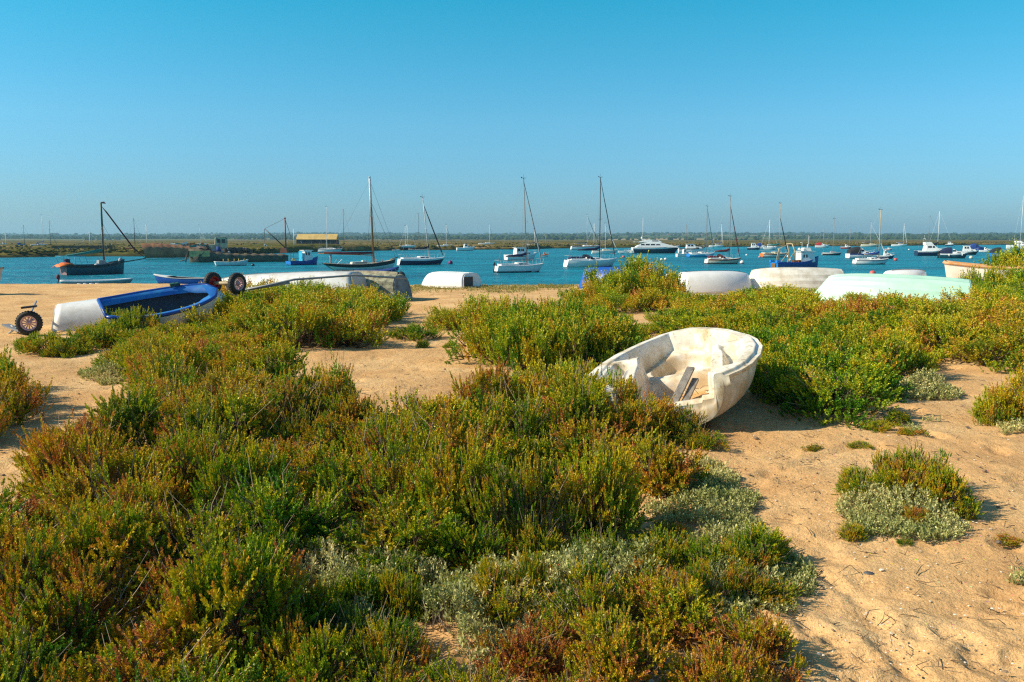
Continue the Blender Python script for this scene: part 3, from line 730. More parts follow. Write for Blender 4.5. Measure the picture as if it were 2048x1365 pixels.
# ---------------------------------------------------------------- sea purslane carpets (uncountable ground cover)
def carpet(name, poly_px, dens, hgt, label, seed, ll=.026, lw=.0085, nl=9, bare=.0, tone=.45):
    r = np.random.default_rng(seed)
    poly = [at(*q) for q in poly_px]
    xs_ = [q[0] for q in poly]; ys_ = [q[1] for q in poly]
    area = (max(xs_) - min(xs_)) * (max(ys_) - min(ys_)); N = int(area * dens)
    X = r.uniform(min(xs_), max(xs_), N); Y = r.uniform(min(ys_), max(ys_), N)
    ins = np.zeros(N, bool); j = len(poly) - 1
    for i in range(len(poly)):
        (x1, y1), (x2, y2) = poly[i], poly[j]
        cnd = ((y1 > Y) != (y2 > Y)) & (X < (x2 - x1) * (Y - y1) / (y2 - y1 + 1e-12) + x1); ins ^= cnd; j = i
    # fray the outline
    d = np.full(N, 9.)
    for i in range(len(poly)):
        a = np.array(poly[i]); b_ = np.array(poly[(i + 1) % len(poly)]); ab = b_ - a
        t = np.clip(((X - a[0]) * ab[0] + (Y - a[1]) * ab[1]) / (ab @ ab), 0, 1)
        d = np.minimum(d, np.hypot(X - a[0] - t * ab[0], Y - a[1] - t * ab[1]))
    keep = ins & (d > .12 * (fbm(X, Y, 3.5, 3, seed) + .35)) & (fbm(X, Y, 2.2, 3, seed + 5) > bare - 1.2 if bare <= 0 else fbm(X, Y, 2.2, 3, seed + 5) > bare - .3)
    X, Y, d = X[keep], Y[keep], d[keep]; N = len(X)
    hh = hgt * np.clip(d / .35, .10, 1) * np.clip(.72 + 1.5 * fbm(X, Y, 3.2, 3, seed + 2), .15, 2)
    Z = gz(X, Y) + hh * r.uniform(.25, .95, N) - .01
    D = norm(np.stack([r.normal(0, .42, N), r.normal(0, .42, N), np.ones(N)], 1))
    L = r.uniform(.03, .065, N)
    V, F, K = spikes(np.stack([X, Y, Z], 1), D, L, np.clip(tone + .55 * fbm(X, Y, 2.2, 3, seed + 8) + r.normal(0, .12, N), 0, 1), np.zeros(N), nl, ll, lw, r, tip=.15)
    o = tag(mesh_np(name, V, F, PURSLANE, smooth=False, col=K), label, 'ground cover', kind='stuff')
    o.color = (.5, 0, 0, 1)
    # woody mat under the leaves
    q = r.choice(N, N // 5)
    A = np.stack([X[q], Y[q], gz(X[q], Y[q])], 1); B = np.stack([X[q] + r.normal(0, .03, len(q)), Y[q] + r.normal(0, .03, len(q)), Z[q] + .01], 1)
    V2, F2 = tubes(A, B, .0022, .0014, r)
    s_ = mesh_np('stem', V2, F2, DRYTWIG, o, smooth=False)
    return o
carpet('sea_purslane', [(1310, 960, 0), (1400, 925, 0), (1460, 945, 0), (1500, 985, 0), (1545, 1005, 0), (1530, 1040, 0), (1580, 1090, 0), (1640, 1140, 0), (1640, 1190, 0), (1600, 1220, 0), (1560, 1240, 0), (1400, 1270, 0), (1150, 1300, 0), (900, 1400, 0), (760, 1365, 0), (620, 1340, 0),
        (500, 1250, 0), (480, 1080, 0), (800, 1100, 0), (1100, 1120, 0), (1280, 1060, 0)], 3300, .13, 'silvery green sea purslane carpet between the thicket and the sand on the right', 41, bare=.04)
carpet('sea_purslane', [(1660, 1000, 0), (1720, 1000, 0), (1800, 1010, 0), (1900, 1020, 0), (1935, 1050, 0), (1935, 1090, 0), (1850, 1105, 0), (1780, 1085, 0), (1700, 1075, 0), (1665, 1035, 0)], 3300, .13, 'grey-green purslane mound under the small golden bushes on the right', 42)
carpet('sea_purslane', [(1800, 770, 0), (1860, 775, 0), (1935, 800, 0), (1930, 818, 0), (1820, 818, 0), (1770, 800, 0)], 1900, .17, 'grey-green purslane patch at the foot of the green bank on the right', 43, .032, .012)
carpet('sea_purslane', [(1830, 865, 0), (1890, 860, 0), (1900, 885, 0), (1840, 895, 0), (1790, 885, 0)], 1100, .06, 'thin silvery purslane patch on the sand above the golden bushes', 44, bare=.25)
carpet('sea_purslane', [(60, 950, 0), (110, 900, 0), (230, 880, 0), (300, 930, 0), (260, 1030, 0), (150, 1060, 0), (70, 1020, 0)], 2800, .20, 'pale silvery purslane at the left edge of the thicket', 45, tone=.6)
carpet('sea_purslane', [(150, 752, 0), (220, 745, 0), (270, 760, 0), (230, 780, 0), (160, 770, 0)], 1500, .16, 'small silvery purslane patch between the wheel and the thicket', 46, .034, .012)
carpet('sea_purslane', [(1960, 865, 0), (2060, 855, 0), (2100, 890, 0), (2000, 895, 0)], 1800, .10, 'purslane skirt around the bushes at the right edge', 47, .03, .011)
carpet('sea_purslane', [(2010, 1160, 0), (2060, 1150, 0), (2080, 1175, 0), (2030, 1180, 0)], 2200, .05, 'small purslane patch at the right edge of the near sand', 48)
# grass on the berm by the white pram
r = np.random.default_rng(60); N = 5200
pxr = r.uniform(700, 1240, N); rw = 571 + np.abs(r.normal(0, 6.0, N)) + 8 * (fbm(pxr, pxr * 0, .02, 3, 3) > .1) * r.uniform(0, 1, N)
P = np.array([(*at(a, b_), 0) for a, b_ in zip(pxr, rw)]); P[:, 2] = gz(P[:, 0], P[:, 1]) - .01
kp = fbm(P[:, 0], P[:, 1], .5, 3, 77) > -.12; P = P[kp]; N = len(P)
V, F, K = spikes(P, norm(np.stack([r.normal(0, .5, N), r.normal(0, .5, N), np.ones(N)], 1)), r.uniform(.03, .08, N), r.uniform(.2, .8, N), np.zeros(N), 5, .07, .012, r)
o = tag(mesh_np('shore_grass', V, F, GRASSM, smooth=False, col=K), 'thin yellowing grass along the top of the beach', 'grass', kind='stuff'); o.color = (.5, 0, 0, 1)

# ---------------------------------------------------------------- pebbles, shells and dry litter
def pebbles(name, N, m, lo, hi, label, cat, seed, sq=.5, reg_=None, dmin=2.7, dmax=16):
    r = np.random.default_rng(seed)
    Y = dmin * np.exp(r.uniform(0, 1, N) * math.log(dmax / dmin)); X = r.uniform(-.68, .68, N) * Y
    kp = fbm(X, Y, .8, 3, seed) + r.uniform(-.4, .7, N) > .1
    X, Y = X[kp], Y[kp]; S = r.uniform(lo, hi, len(X)) * np.exp(r.normal(0, .35, len(X)))
    P = np.stack([X, Y, gz(X, Y) + .004 + .018 * fbm(X, Y, 3.2, 4, 21) - S * .25], 1)
    return tag(blobs(name, P, S, seed, m, sq), label, cat, kind='stuff')
pebbles('beach_pebbles', 5200, mat('pebble', (.33, .22, .13), .8, var=.3, scale=.8, dirt=(.05, .045, .045)), .004, .010, 'brown and dark grey pebbles scattered over the near sand', 'pebbles', 71)
pebbles('shell_fragments', 7500, mat('shell', (.80, .70, .55), .6, var=.1, scale=2), .002, .0058, 'white and cream broken shells scattered over the near sand', 'shells', 72, .35)
x, y = at(1738, 1148); o = tag(MB().ball((0, 0, 0), .018, 8, 0, .6).build('flint_pebble', mat('flint', (.07, .075, .085), .5)), 'dark flint pebble lying alone on the near sand', 'pebble'); o.location = (x, y, gz1(x, y) + .004); o.scale = (1.5, .9, 1); o.rotation_euler[2] = -.4
r = np.random.default_rng(81); N = 900
A = np.array([(*at(a, b_), 0) for a, b_ in zip(r.uniform(0, 2040, N), 600 + 760 * r.uniform(0, 1, N) ** 1.3)]); A[:, 2] = gz(A[:, 0], A[:, 1]) + .012
an = r.uniform(0, 6.28, N); ln = r.uniform(.02, .12, N)
B = A + np.stack([np.cos(an) * ln, np.sin(an) * ln, r.uniform(0, .02, N)], 1)
V2, F2 = tubes(A, B, .0028, .0014, r, .2)
tag(mesh_np('dry_litter', V2, F2, TWIG, smooth=False), 'dark dry twigs littering the sand', 'litter', kind='stuff')

for px, row, r_, h_ in [(1185, 845, .34, .42), (1222, 862, .34, .50), (1290, 888, .30, .38), (1345, 893, .24, .30), (1160, 800, .3, .34), (1395, 905, .22, .2), (1240, 905, .3, .36)]:
    x, y = at(px, row); tt, pp = tonefor(x, y); bush(x, y, r_, h_, 'golden and rust seablite bush growing up against the stern of the derelict dinghy', 'bushes against the derelict dinghy', tt, pp)
for px, row, r_, h_ in [(232, 682, .42, .42), (270, 684, .42, .50), (200, 690, .4, .28)]:
    x, y = at(px, row); bush(x, y, r_, h_, 'green and rust seablite bush in front of the blue-rimmed dinghy', 'seablite bushes in front of the blue-rimmed dinghy', .42, .1)

rs4 = random.Random(77)
for k in range(40):
    px, row = rs4.uniform(700, 1520), rs4.uniform(1110, 1230)
    if px > 1180 and rs4.random() < .45: row = rs4.uniform(980, 1180); px = rs4.uniform(1300, 1540)
    x, y = at(px, row)
    tt, pp = tonefor(x, y); bush(x, y, rs4.uniform(.10, .22), rs4.uniform(.12, .27), 'small golden seablite sprig poking up through the grey purslane carpet', 'small sprigs in the purslane carpet', max(tt - .05, .1), pp * .3)

for px, row, r_, h_ in [(1555, 765, .42, .46), (1590, 790, .40, .44), (1560, 820, .34, .36), (1535, 740, .45, .50), (1615, 830, .36, .36), (1640, 790, .42, .42), (1520, 705, .5, .5)]:
    x, y = at(px, row); bush(x, y, r_, h_, 'dense bright green seablite bush immediately right of the derelict dinghy', 'green bushes right of the derelict dinghy', .26, 0)
# ---------------------------------------------------------------- hulls
def halfw(t, B, tw=.75, tm=.42, p=2.1, q=.85, bow=0.0):
    if t < tm: return B / 2 * (tw + (1 - tw) * math.sin(math.pi / 2 * t / tm))
    u = (t - tm) / (1 - tm)
    return B / 2 * max((1 - u ** p) ** q, 0) * (1 - bow) + bow * B / 2
def hull(L, B, F, D, tw=.75, sb=.35, ss=.08, rake=.10, srake=.03, full=.62, NT=20, K=9, tm=.42, p=2.1, q=.85, bow=0.0, vee=1.0, keelrise=.9, wl=.0, scale_in=1.0, zup=0.0, clinker=0, bot=.07, stripe=1, stern_up=.0):
    """(P grid [t][k], side -1..1 mirrored) hull skin from the sheer down to the keel; x forward, z up, waterline z = 0"""
    P = []; sheer = []
    for i in range(NT + 1):
        t = i / NT
        hw = halfw(t, B, tw, tm, p, q, bow) * scale_in
        zs = F * (1 + (sb * max(0, (t - tm) / (1 - tm)) ** 2) + ss * max(0, (tm - t) / tm) ** 2)
        zk = -D * (1 - keelrise * max(0, (t - .55) / .45) ** 2.4 - stern_up * max(0, (.4 - t) / .4) ** 2)
        if zup: zk += zup
        ef = full + (vee * max(0, (t - .5) / .5) ** 1.3) * .9
        row = []
        for k in range(K + 1):
            a = math.pi / 2 * k / K
            fz = math.sin(a); fy = max(math.cos(a), 0) ** ef if k < K else 0.0
            z = zs - (zs - zk) * fz
            y = hw * fy
            if clinker and 0 < k < K: y += (.012 if k % 1 == 0 else 0)
            x = -L / 2 + L * t - rake * L * fz * t ** 5 + srake * L * fz * (1 - t) ** 6
            row.append((x, y, z))
        P.append(row); sheer.append((row[0][0], row[0][1], row[0][2]))
    return P, sheer
def full_grid(P):
    "mirror port stations to starboard: rows across the hull"
    return [[(x, -y, z) for x, y, z in row] + [(x, y, z) for x, y, z in row[-2::-1]] for row in P]
def add_hull(mb, P, K, bot=.07, stripe=1, m_top=0, m_bot=1, m_stripe=2, transom=True, m_tr=0):
    G = full_grid(P)
    def mf(i, j):
        kk = j if j < K else 2 * K - 1 - j
        z = (P[i][kk][2] + P[i][min(kk + 1, K)][2]) / 2
        if kk < stripe: return m_stripe
        return m_bot if z < bot else m_top
    mb.grid(G, mfun=mf)
    if transom:
        row = G[0]; n = len(row)
        for k in range(K):        # strips so the waterline colour also runs across the transom
            a, b_ = row[k], row[k + 1]; c_, d_ = row[n - 2 - k], row[n - 1 - k]
            z = (a[2] + b_[2]) / 2
            mb.add([a, b_, c_, d_] if k < K - 1 else [a, b_, d_], [(0, 1, 2, 3)] if k < K - 1 else [(0, 1, 2)], (m_bot if z < bot else m_tr))
    return G
def deck_mb(sheer, inset=.03, drop=.03, camber=.05, t0=0, t1=None, mi=0):
    mb = MB(); rows = []
    t1 = t1 or len(sheer)
    for (x, y, z) in sheer[t0:t1]:
        yy = max(y - inset, .001); rows.append([(x, yy * s, z - drop + camber * (1 - s * s)) for s in (-1, -.6, -.2, .2, .6, 1)])
    return mb.grid(rows, mi)
def rail_mb(sheer, r=.02, off=.0, dz=.0, mi=0):
    pts = [(x, -(y + off), z + dz) for x, y, z in sheer]; pts2 = [(x, y + off, z + dz) for x, y, z in sheer]
    return MB().tube(pts, r, 6, mi).tube(pts2, r, 6, mi)
def strip(prof, y0, side, th=.012):
    "thin raised panel (window) following a cabin side"
    pass

def place(px0, px1, row, a=15.0, z=WATER, trans=.55):
    """centre position, yaw and length of a boat whose hull spans px0..px1 and meets the water at row; a: how far the bow turns away"""
    x, y = at((px0 + px1) / 2, row, z)
    th = math.atan2(x, y)
    W = (px1 - px0) * y / FPX / (1 / math.cos(th) if False else 1)
    W *= math.cos(th)
    ar = R(a)
    L = W / (abs(math.cos(ar)) + trans * .33 * abs(math.sin(ar)))
    return x, y, -th + ar, L

def window(x0, x1, z0, z1, yfun, m, parent, skew=0.0):
    for s in (-1, 1):
        a = [(x0, s * (yfun(z0) + .006), z0), (x1, s * (yfun(z0) + .006), z0), (x1 - skew, s * (yfun(z1) + .006), z1), (x0 + skew * .3, s * (yfun(z1) + .006), z1)]
        b_ = [(p[0], p[1] - s * .03, p[2]) for p in a]
        MB().add(a + b_, [(0,1,2,3),(4,7,6,5),(0,4,5,1),(1,5,6,2),(2,6,7,3),(3,7,4,0)]).build('window', m, parent)
def cabin(root, prof, yb, yt, m, wins=(), wm='glass', name='cabin'):
    mb = MB().prism(prof, yb, yt); o = mb.build(name, m, root)
    bv = o.modifiers.new('bevel', 'BEVEL'); bv.width = .03; bv.segments = 2
    zs = [p[1] for p in prof]; z0, z1 = min(zs), max(zs)
    yf = lambda z: yb + (yt - yb) * (z - z0) / max(z1 - z0, 1e-6)
    for w in wins:
        window(w[0], w[1], w[2], w[3], yf, wm, o, w[4] if len(w) > 4 else .04)
    return o

def outboard(root, x, z, col='black', s=1.0, y=0.0, tilt=0.0):
    mb = MB(); c = math.cos(tilt); 
    mb.tube([(x - .12 * s, y, z + .35 * s), (x - .16 * s - .15 * s * tilt, y, z - .55 * s)], .055 * s, 6)
    o = mb.build('outboard_motor', col, root)
    MB().lathe([(.001, .62 * s), (.10 * s, .60 * s), (.15 * s, .48 * s), (.15 * s, .30 * s), (.10 * s, .22 * s), (.001, .2 * s)], (x - .16 * s, y, z), 'z', 10).build('cowl', col, o)
    mb = MB().box((x - .2 * s, y, z - .55 * s), (.22 * s, .03 * s, .10 * s)).lathe([(.001, -.1 * s), (.05 * s, -.06 * s), (.05 * s, .06 * s), (.001, .1 * s)], (x - .2 * s, y, z - .62 * s), 'x', 8)
    mb.build('propeller_leg', col, o)

def yacht(px0, px1, row, label, mast, hullc='white', deckc='white', stripe=None, bottom='antifoulblue', a=15, mastc='alu', jib=None, boom=None, hood=None, motor=False,
          transom=None, B=None, F=None, wins=True, spreaders=1, detail=2, group=None, rake=None, cabinc=None, boomrow=None, mizzen=None, name='sailing_yacht', cat='sailing boat', z=WATER, roll=0, helm=None, pole=False):
    """mast = (pixel x of the foot, pixel x of the head, row of the head)"""
    x, y, yaw, L = place(px0, px1, row, a, z)
    root = thing(name, label, cat, (x, y, z), yaw, roll=roll, group=group)
    F = F or .105 * L + .12; B = B or .33 * L
    P, sh = hull(L, B, F, .32, tw=.62, sb=.30, ss=.05, rake=.11, srake=-.04, full=.60, K=8)
    mb = MB(); add_hull(mb, P, 8, .08, 1, 0, 1, 2, True, 3)
    mb.build('hull', [hullc, bottom, stripe or hullc, transom or deckc], root)
    d = deck_mb(sh, .03, .02, .07); d.build('deck', deckc, root)
    if detail > 1: rail_mb(sh, .022).build('toe_rail', stripe or deckc, root)
    ct = F * 1.02
    ch = .30 + .012 * L
    prof = [(-.10 * L, ct), (-.09 * L, ct + ch * .9), (.0, ct + ch), (.13 * L, ct + ch * .75), (.27 * L, ct + .03)]
    cw = [(-.07 * L, .02 * L, ct + ch * .36, ct + ch * .68), (.035 * L, .11 * L, ct + ch * .36, ct + ch * .64)] if wins else []
    cb = cabin(root, prof, B * .33, B * .25, cabinc or deckc, cw)
    if detail > 1:
        cp = MB()
        for s in (-1, 1): cp.box((-.27 * L, s * B * .27, F + .12), (.34 * L, .10, .26))
        cp.box((-.44 * L, 0, F + .10), (.08, B * .5, .22))
        cp.build('cockpit_coaming', deckc, root)
        MB().box((-.27 * L, 0, F + .065), (.3 * L, B * .44, .02)).build('cockpit_well', 'tan', root)
        pr = MB(); zz = sh[-1][2]
        xs0 = L * .5
        pr.tube([(xs0 - .13 * L, -.10 * L, zz - .02), (xs0 - .12 * L, -.10 * L, zz + .55), (xs0 - .0 * L, 0, zz + .58), (xs0 - .12 * L, .10 * L, zz + .55), (xs0 - .13 * L, .10 * L, zz - .02)], .014, 5)
        pr.tube([(xs0 - .03 * L, 0, zz), (xs0 - .0 * L, 0, zz + .58)], .014, 5)
        pr.build('pulpit', 'alu', root)
        pr = MB(); zs_ = F
        pr.tube([(-.36 * L, -B * .38, zs_), (-.36 * L, -B * .38, zs_ + .6), (-.50 * L, -B * .3, zs_ + .62), (-.50 * L, B * .3, zs_ + .62), (-.36 * L, B * .38, zs_ + .6), (-.36 * L, B * .38, zs_)], .014, 5)
        pr.build('pushpit', 'alu', root)
        gr = MB()
        for s in (-1, 1):
            pts = [(q[0], s * (q[1] - .05), q[2] + .55) for q in sh[3:17]]
            gr.tube(pts, .006, 4)
            for q in sh[4:17:4]: gr.tube([(q[0], s * (q[1] - .05), q[2]), (q[0], s * (q[1] - .05), q[2] + .56)], .010, 4)
        gr.build('guard_rail', 'alu', root)
    sp = y / FPX
    if mast:
        mxp, mhp, mrow = mast
        ca = math.cos(R(a))
        lx = (mxp - (px0 + px1) / 2) * sp * math.cos(math.atan2(x, y)) / ca
        hx = lx + (mhp - mxp) * sp * math.cos(math.atan2(x, y)) / ca * (1 if rake is None else rake)
        Hm = zrow(mrow, y) - z
        zf = ct + ch * .75
        rm = .045 + .0035 * L
        mb = MB().tube([(lx, 0, zf - .25), (lx + (hx - lx) * .5, 0, zf + (Hm - zf) * .5), (hx, 0, Hm)], [rm, rm, rm * .75], 8)
        mo = mb.build('mast', mastc, root)
        mb = MB().tube([(hx - .25, 0, Hm + .02), (hx + .3, 0, Hm + .05)], .02, 4).box((hx - .25, 0, Hm + .1), (.14, .02, .10)).tube([(hx, 0, Hm), (hx, 0, Hm + .45)], .012, 4)
        mb.build('wind_vane', 'dark', mo)
        for k in range(spreaders):
            zz = Hm * ((k + 1) / (spreaders + 1) + .0) + (.4 if spreaders == 1 else 0); fx = lx + (hx - lx) * (zz - zf) / (Hm - zf)
            MB().tube([(fx, -.13 * L * .9, zz + .03), (fx, 0, zz), (fx, .13 * L * .9, zz + .03)], .022, 5).build('spreader', mastc, mo)
        # standing rigging
        rg = MB(); bowp = (L / 2 - .02 * L, 0, sh[-1][2]); stp = (-L / 2, 0, F)
        rg.tube([(hx, 0, Hm - .05), stp], .009, 4)
        zsp = Hm * .5 + .4; fsp = lx + (hx - lx) * (zsp - zf) / (Hm - zf)
        for s in (-1, 1):
            rg.tube([(hx, 0, Hm * .97), (fsp, s * .117 * L, zsp), (lx - .02 * L, s * B * .46, F)], .008, 4)
            rg.tube([(fsp, 0, zsp), (lx - .05 * L, s * B * .45, F)], .007, 4)
        if not jib: rg.tube([(hx, 0, Hm * .92), bowp], .009, 4)
        rg.build('rigging', 'grey', mo)
        if jib:
            jt = (hx + (lx - hx) * .1, 0, Hm * (jib[1] if len(jib) > 1 else .93)); bp_ = (bowp[0] - .03 * L, 0, bowp[2] + .25)
            pts = [tuple(jt[i] + (bp_[i] - jt[i]) * f for i in range(3)) for f in (0, .08, .3, .6, .9, 1)]
            rr = jib[2] if len(jib) > 2 else .06
            MB().tube(pts, [.02, rr * .6, rr, rr * 1.25, rr * 1.3, .03], 7).build('furled_jib', jib[0], root)
            if len(jib) > 1: MB().tube([(hx, 0, Hm - .05), jt], .01, 4).tube([bp_, bowp], .012, 4).build('forestay', 'grey', root)
        if boom:
            zb = (zrow(boomrow, y) - z) if boomrow else ct + ch + .45
            bl = min(.44 * L, lx + .48 * L)
            MB().tube([(lx - .05, 0, zb), (lx - bl, 0, zb + .02)], .055, 8).build('boom', mastc, root)
            pts = [(lx + .02, 0, zb + .75), (lx - .05, 0, zb + .35), (lx - .25 * bl, 0, zb + .17), (lx - .6 * bl, 0, zb + .13), (lx - .97 * bl, 0, zb + .08)]
            MB().tube(pts, [.10, .17, .16, .13, .06], 8).build('sail_cover', boom, root)
    if hood:
        mb = MB(); rows = []
        for i in range(5):
            t = i / 4; xx = -.02 * L - .13 * L * t; hh = .55 * (math.sin(.35 + t * 1.35)); ww = B * .34
            rows.append([(xx, ww * math.cos(R(k)), ct + ch * .55 + hh * (max(math.sin(R(k)), 0) ** .6)) for k in range(0, 181, 20)])
        mb.grid(rows, 0); mb.build('sprayhood', hood, root)
    if motor: outboard(root, -L / 2 - .05, F * .8, 'black', .9, .15, .6)
    if helm: MB().box((-.33 * L, 0, F + .32), (.26 * L, B * .42, .30), taper=.7).build('cockpit_cover', helm, root)
    return root, L, B, F, x, y, yaw, sh

def motorboat(px0, px1, row, label, kind='cuddy', hullc='white', topc='white', bottom='antifoulblue', a=12, stripe=None, canopy=None, flag=False, group=None, F=None, B=None, name='motor_boat', cat='motor boat', z=WATER, flip=False, mast=None, motors=0, transom=None, hgt=1.0, fenders=False):
    x, y, yaw, L = place(px0, px1, row, a, z)
    if flip: yaw += math.pi - 2 * R(a)
    root = thing(name, label, cat, (x, y, z), yaw, group=group)
    F = F or .145 * L + .12; B = B or .36 * L; hgt *= 1.2
    P, sh = hull(L, B, F, .25, tw=.88, sb=.42, ss=.0, rake=.14, srake=0, full=.42, K=8, vee=.9)
    mb = MB(); add_hull(mb, P, 8, .06, 1, 0, 1, 2, True, 3)
    mb.build('hull', [hullc, bottom, stripe or topc, transom or hullc], root)
    deck_mb(sh, .04, .03, .06).build('deck', topc, root)
    rail_mb(sh, .03).build('gunwale', stripe or topc, root)
    k = hgt; c0 = F * .98
    if kind == 'cuddy':
        prof = [(-.12 * L, c0), (-.10 * L, c0 + .62 * k), (-.02 * L, c0 + .66 * k), (.08 * L, c0 + .36 * k), (.30 * L, c0 + .16 * k), (.36 * L, c0)]
        cabin(root, prof, B * .38, B * .27, topc, [(-.07 * L, .045 * L, c0 + .30 * k, c0 + .52 * k, .07), (.08 * L, .2 * L, c0 + .1 * k, c0 + .22 * k)])
    elif kind == 'cabin':
        prof = [(-.22 * L, c0), (-.20 * L, c0 + 1.05 * k), (.06 * L, c0 + 1.10 * k), (.13 * L, c0 + .52 * k), (.32 * L, c0 + .38 * k), (.38 * L, c0)]
        cabin(root, prof, B * .38, B * .30, topc, [(-.17 * L, -.08 * L, c0 + .55 * k, c0 + .92 * k, .04), (-.06 * L, .04 * L, c0 + .55 * k, c0 + .92 * k, .08), (.12 * L, .22 * L, c0 + .18 * k, c0 + .32 * k)])
        MB().box((-.07 * L, 0, c0 + 1.13 * k), (.34 * L, B * .68, .05)).build('roof', topc, root)
    elif kind == 'flybridge':
        prof = [(-.25 * L, c0), (-.22 * L, c0 + 1.0 * k), (.02 * L, c0 + 1.02 * k), (.14 * L, c0 + .5 * k), (.34 * L, c0 + .32 * k), (.4 * L, c0)]
        cabin(root, prof, B * .40, B * .32, topc, [(-.18 * L, -.05 * L, c0 + .55 * k, c0 + .85 * k, .05), (-.03 * L, .05 * L, c0 + .55 * k, c0 + .85 * k, .1)])
        prof = [(-.25 * L, c0 + 1.03 * k), (-.26 * L, c0 + 1.5 * k), (-.06 * L, c0 + 1.52 * k), (.02 * L, c0 + 1.05 * k)]
        cabin(root, prof, B * .30, B * .26, topc, name='flybridge')
        MB().tube([(-.22 * L, -.9, c0 + 1.4 * k), (-.26 * L, -.9, c0 + 2.1 * k), (-.26 * L, .9, c0 + 2.1 * k), (-.22 * L, .9, c0 + 1.4 * k)], .03, 6).tube([(-.26 * L, 0, c0 + 2.1 * k), (-.26 * L, 0, c0 + 2.7 * k)], .02, 5).build('radar_arch', topc, root)
    if kind == 'open' or canopy:
        cc = canopy
        if cc:
            rows = []
            for i in range(6):
                t = i / 5; xx = -.46 * L + .36 * L * t; hh = (.35 + .55 * math.sin(min(1, .25 + t) * 1.5)) * k
                rows.append([(xx, B * .40 * math.cos(R(q)), c0 - .02 + hh * (max(math.sin(R(q)), 0) ** .45)) for q in range(0, 181, 18)])
            MB().grid(rows, 0).add(rows[0], [tuple(range(len(rows[0])))], 0).build('canopy', cc, root)
    if detail_of(L, y):
        pr = MB()
        pts = [(q[0] - .05, -(q[1] * .92), q[2] + .38) for q in sh[10:]] + [(q[0] - .05, q[1] * .92, q[2] + .38) for q in sh[:9:-1]]
        pr.tube(pts, .014, 5)
        for q in sh[10::3]:
            for s in (-1, 1): pr.tube([(q[0] - .02, s * q[1] * .95, q[2]), (q[0] - .05, s * q[1] * .92, q[2] + .38)], .012, 4)
        pr.build('bow_rail', 'alu', root)
    for q in range(motors): outboard(root, -L / 2 + .02, F * .75, 'black', 1.25, (q - (motors - 1) / 2) * .55, .25)
    if mast: MB().tube([(mast[0] * L, 0, c0 + .5), (mast[0] * L, 0, mast[1])], .035, 6).tube([(mast[0] * L - .25, 0, mast[1] * .93), (mast[0] * L + .25, 0, mast[1] * .93)], .02, 4).build('mast', 'white', root)
    if fenders:
        for f in (.3, .75):
            q = sh[int(f * 20)]
            for s in (-1,):
                MB().lathe([(.001, 0), (.09, .06), (.1, .25), (.09, .44), (.001, .5)], (q[0], s * (q[1] + .09), q[2] - .5), 'z', 10).build('fender', 'white', root)
    return root, L, B, F, x, y, yaw, sh
def detail_of(L, y): return y < 240

def dinghy(loc, yaw, L, B, F, label, hullc, inc, name='rowing_dinghy', cat='dinghy', pitch=0, roll=0, rim=None, thwarts=3, bow=0.0, tw=.72, rimr=.022, bottom=None, bot=-9, group=None, keel=True, stripe=None, D=.12, sb=.35, cover=None, q=.85):
    root = thing(name, label, cat, loc, yaw, pitch, roll, group)
    P, sh = hull(L, B, F, D, tw=tw, sb=sb, ss=.12, rake=.07, srake=.05, full=.55, K=9, bow=bow, vee=.7, q=q)
    mb = MB(); add_hull(mb, P, 9, bot, 1 if stripe else 0, 0, 1, 2)
    if bow:
        g = full_grid(P)[-1]; mb.add(g, [tuple(range(len(g)))], 0)
    mb.build('hull', [hullc, bottom or hullc, stripe or hullc], root)
    Pi, shi = hull(L * .965, B - .07, F - .005, D - .05, tw=tw, sb=sb, ss=.12, rake=.07, srake=.05, full=.55, K=9, bow=bow, vee=.7, q=q)
    mi = MB().grid(full_grid(Pi)); g = full_grid(Pi)[0]; mi.add(g, [tuple(range(len(g)))], 0)
    mi.build('inner_skin', inc, root)
    w = MB().grid([[(x, -y, z) for x, y, z in sh], [(x, -max(y - .045, 0), z + .012) for x, y, z in shi]], 0).grid([[(x, y, z) for x, y, z in sh], [(x, max(y - .045, 0), z + .012) for x, y, z in shi]], 0)
    rr = rail_mb(sh, rimr, .004)
    q = sh[0]; rr.tube([(q[0], -q[1], q[2]), (q[0], q[1], q[2])], rimr, 6)
    rr.build('gunwale', rim or inc, root)
    for k in range(thwarts):
        t = .2 + .5 * k / max(thwarts - 1, 1); hw = halfw(t, B, tw) - .05
        MB().box((-L / 2 + L * t, 0, F * .72), (.20, hw * 2, .03)).build('thwart', inc if inc != 'dark' else 'wood', root)
    if cover:
        deck_mb(sh, .02, -.03, .14).build('boat_cover', cover, root)
    return root, sh
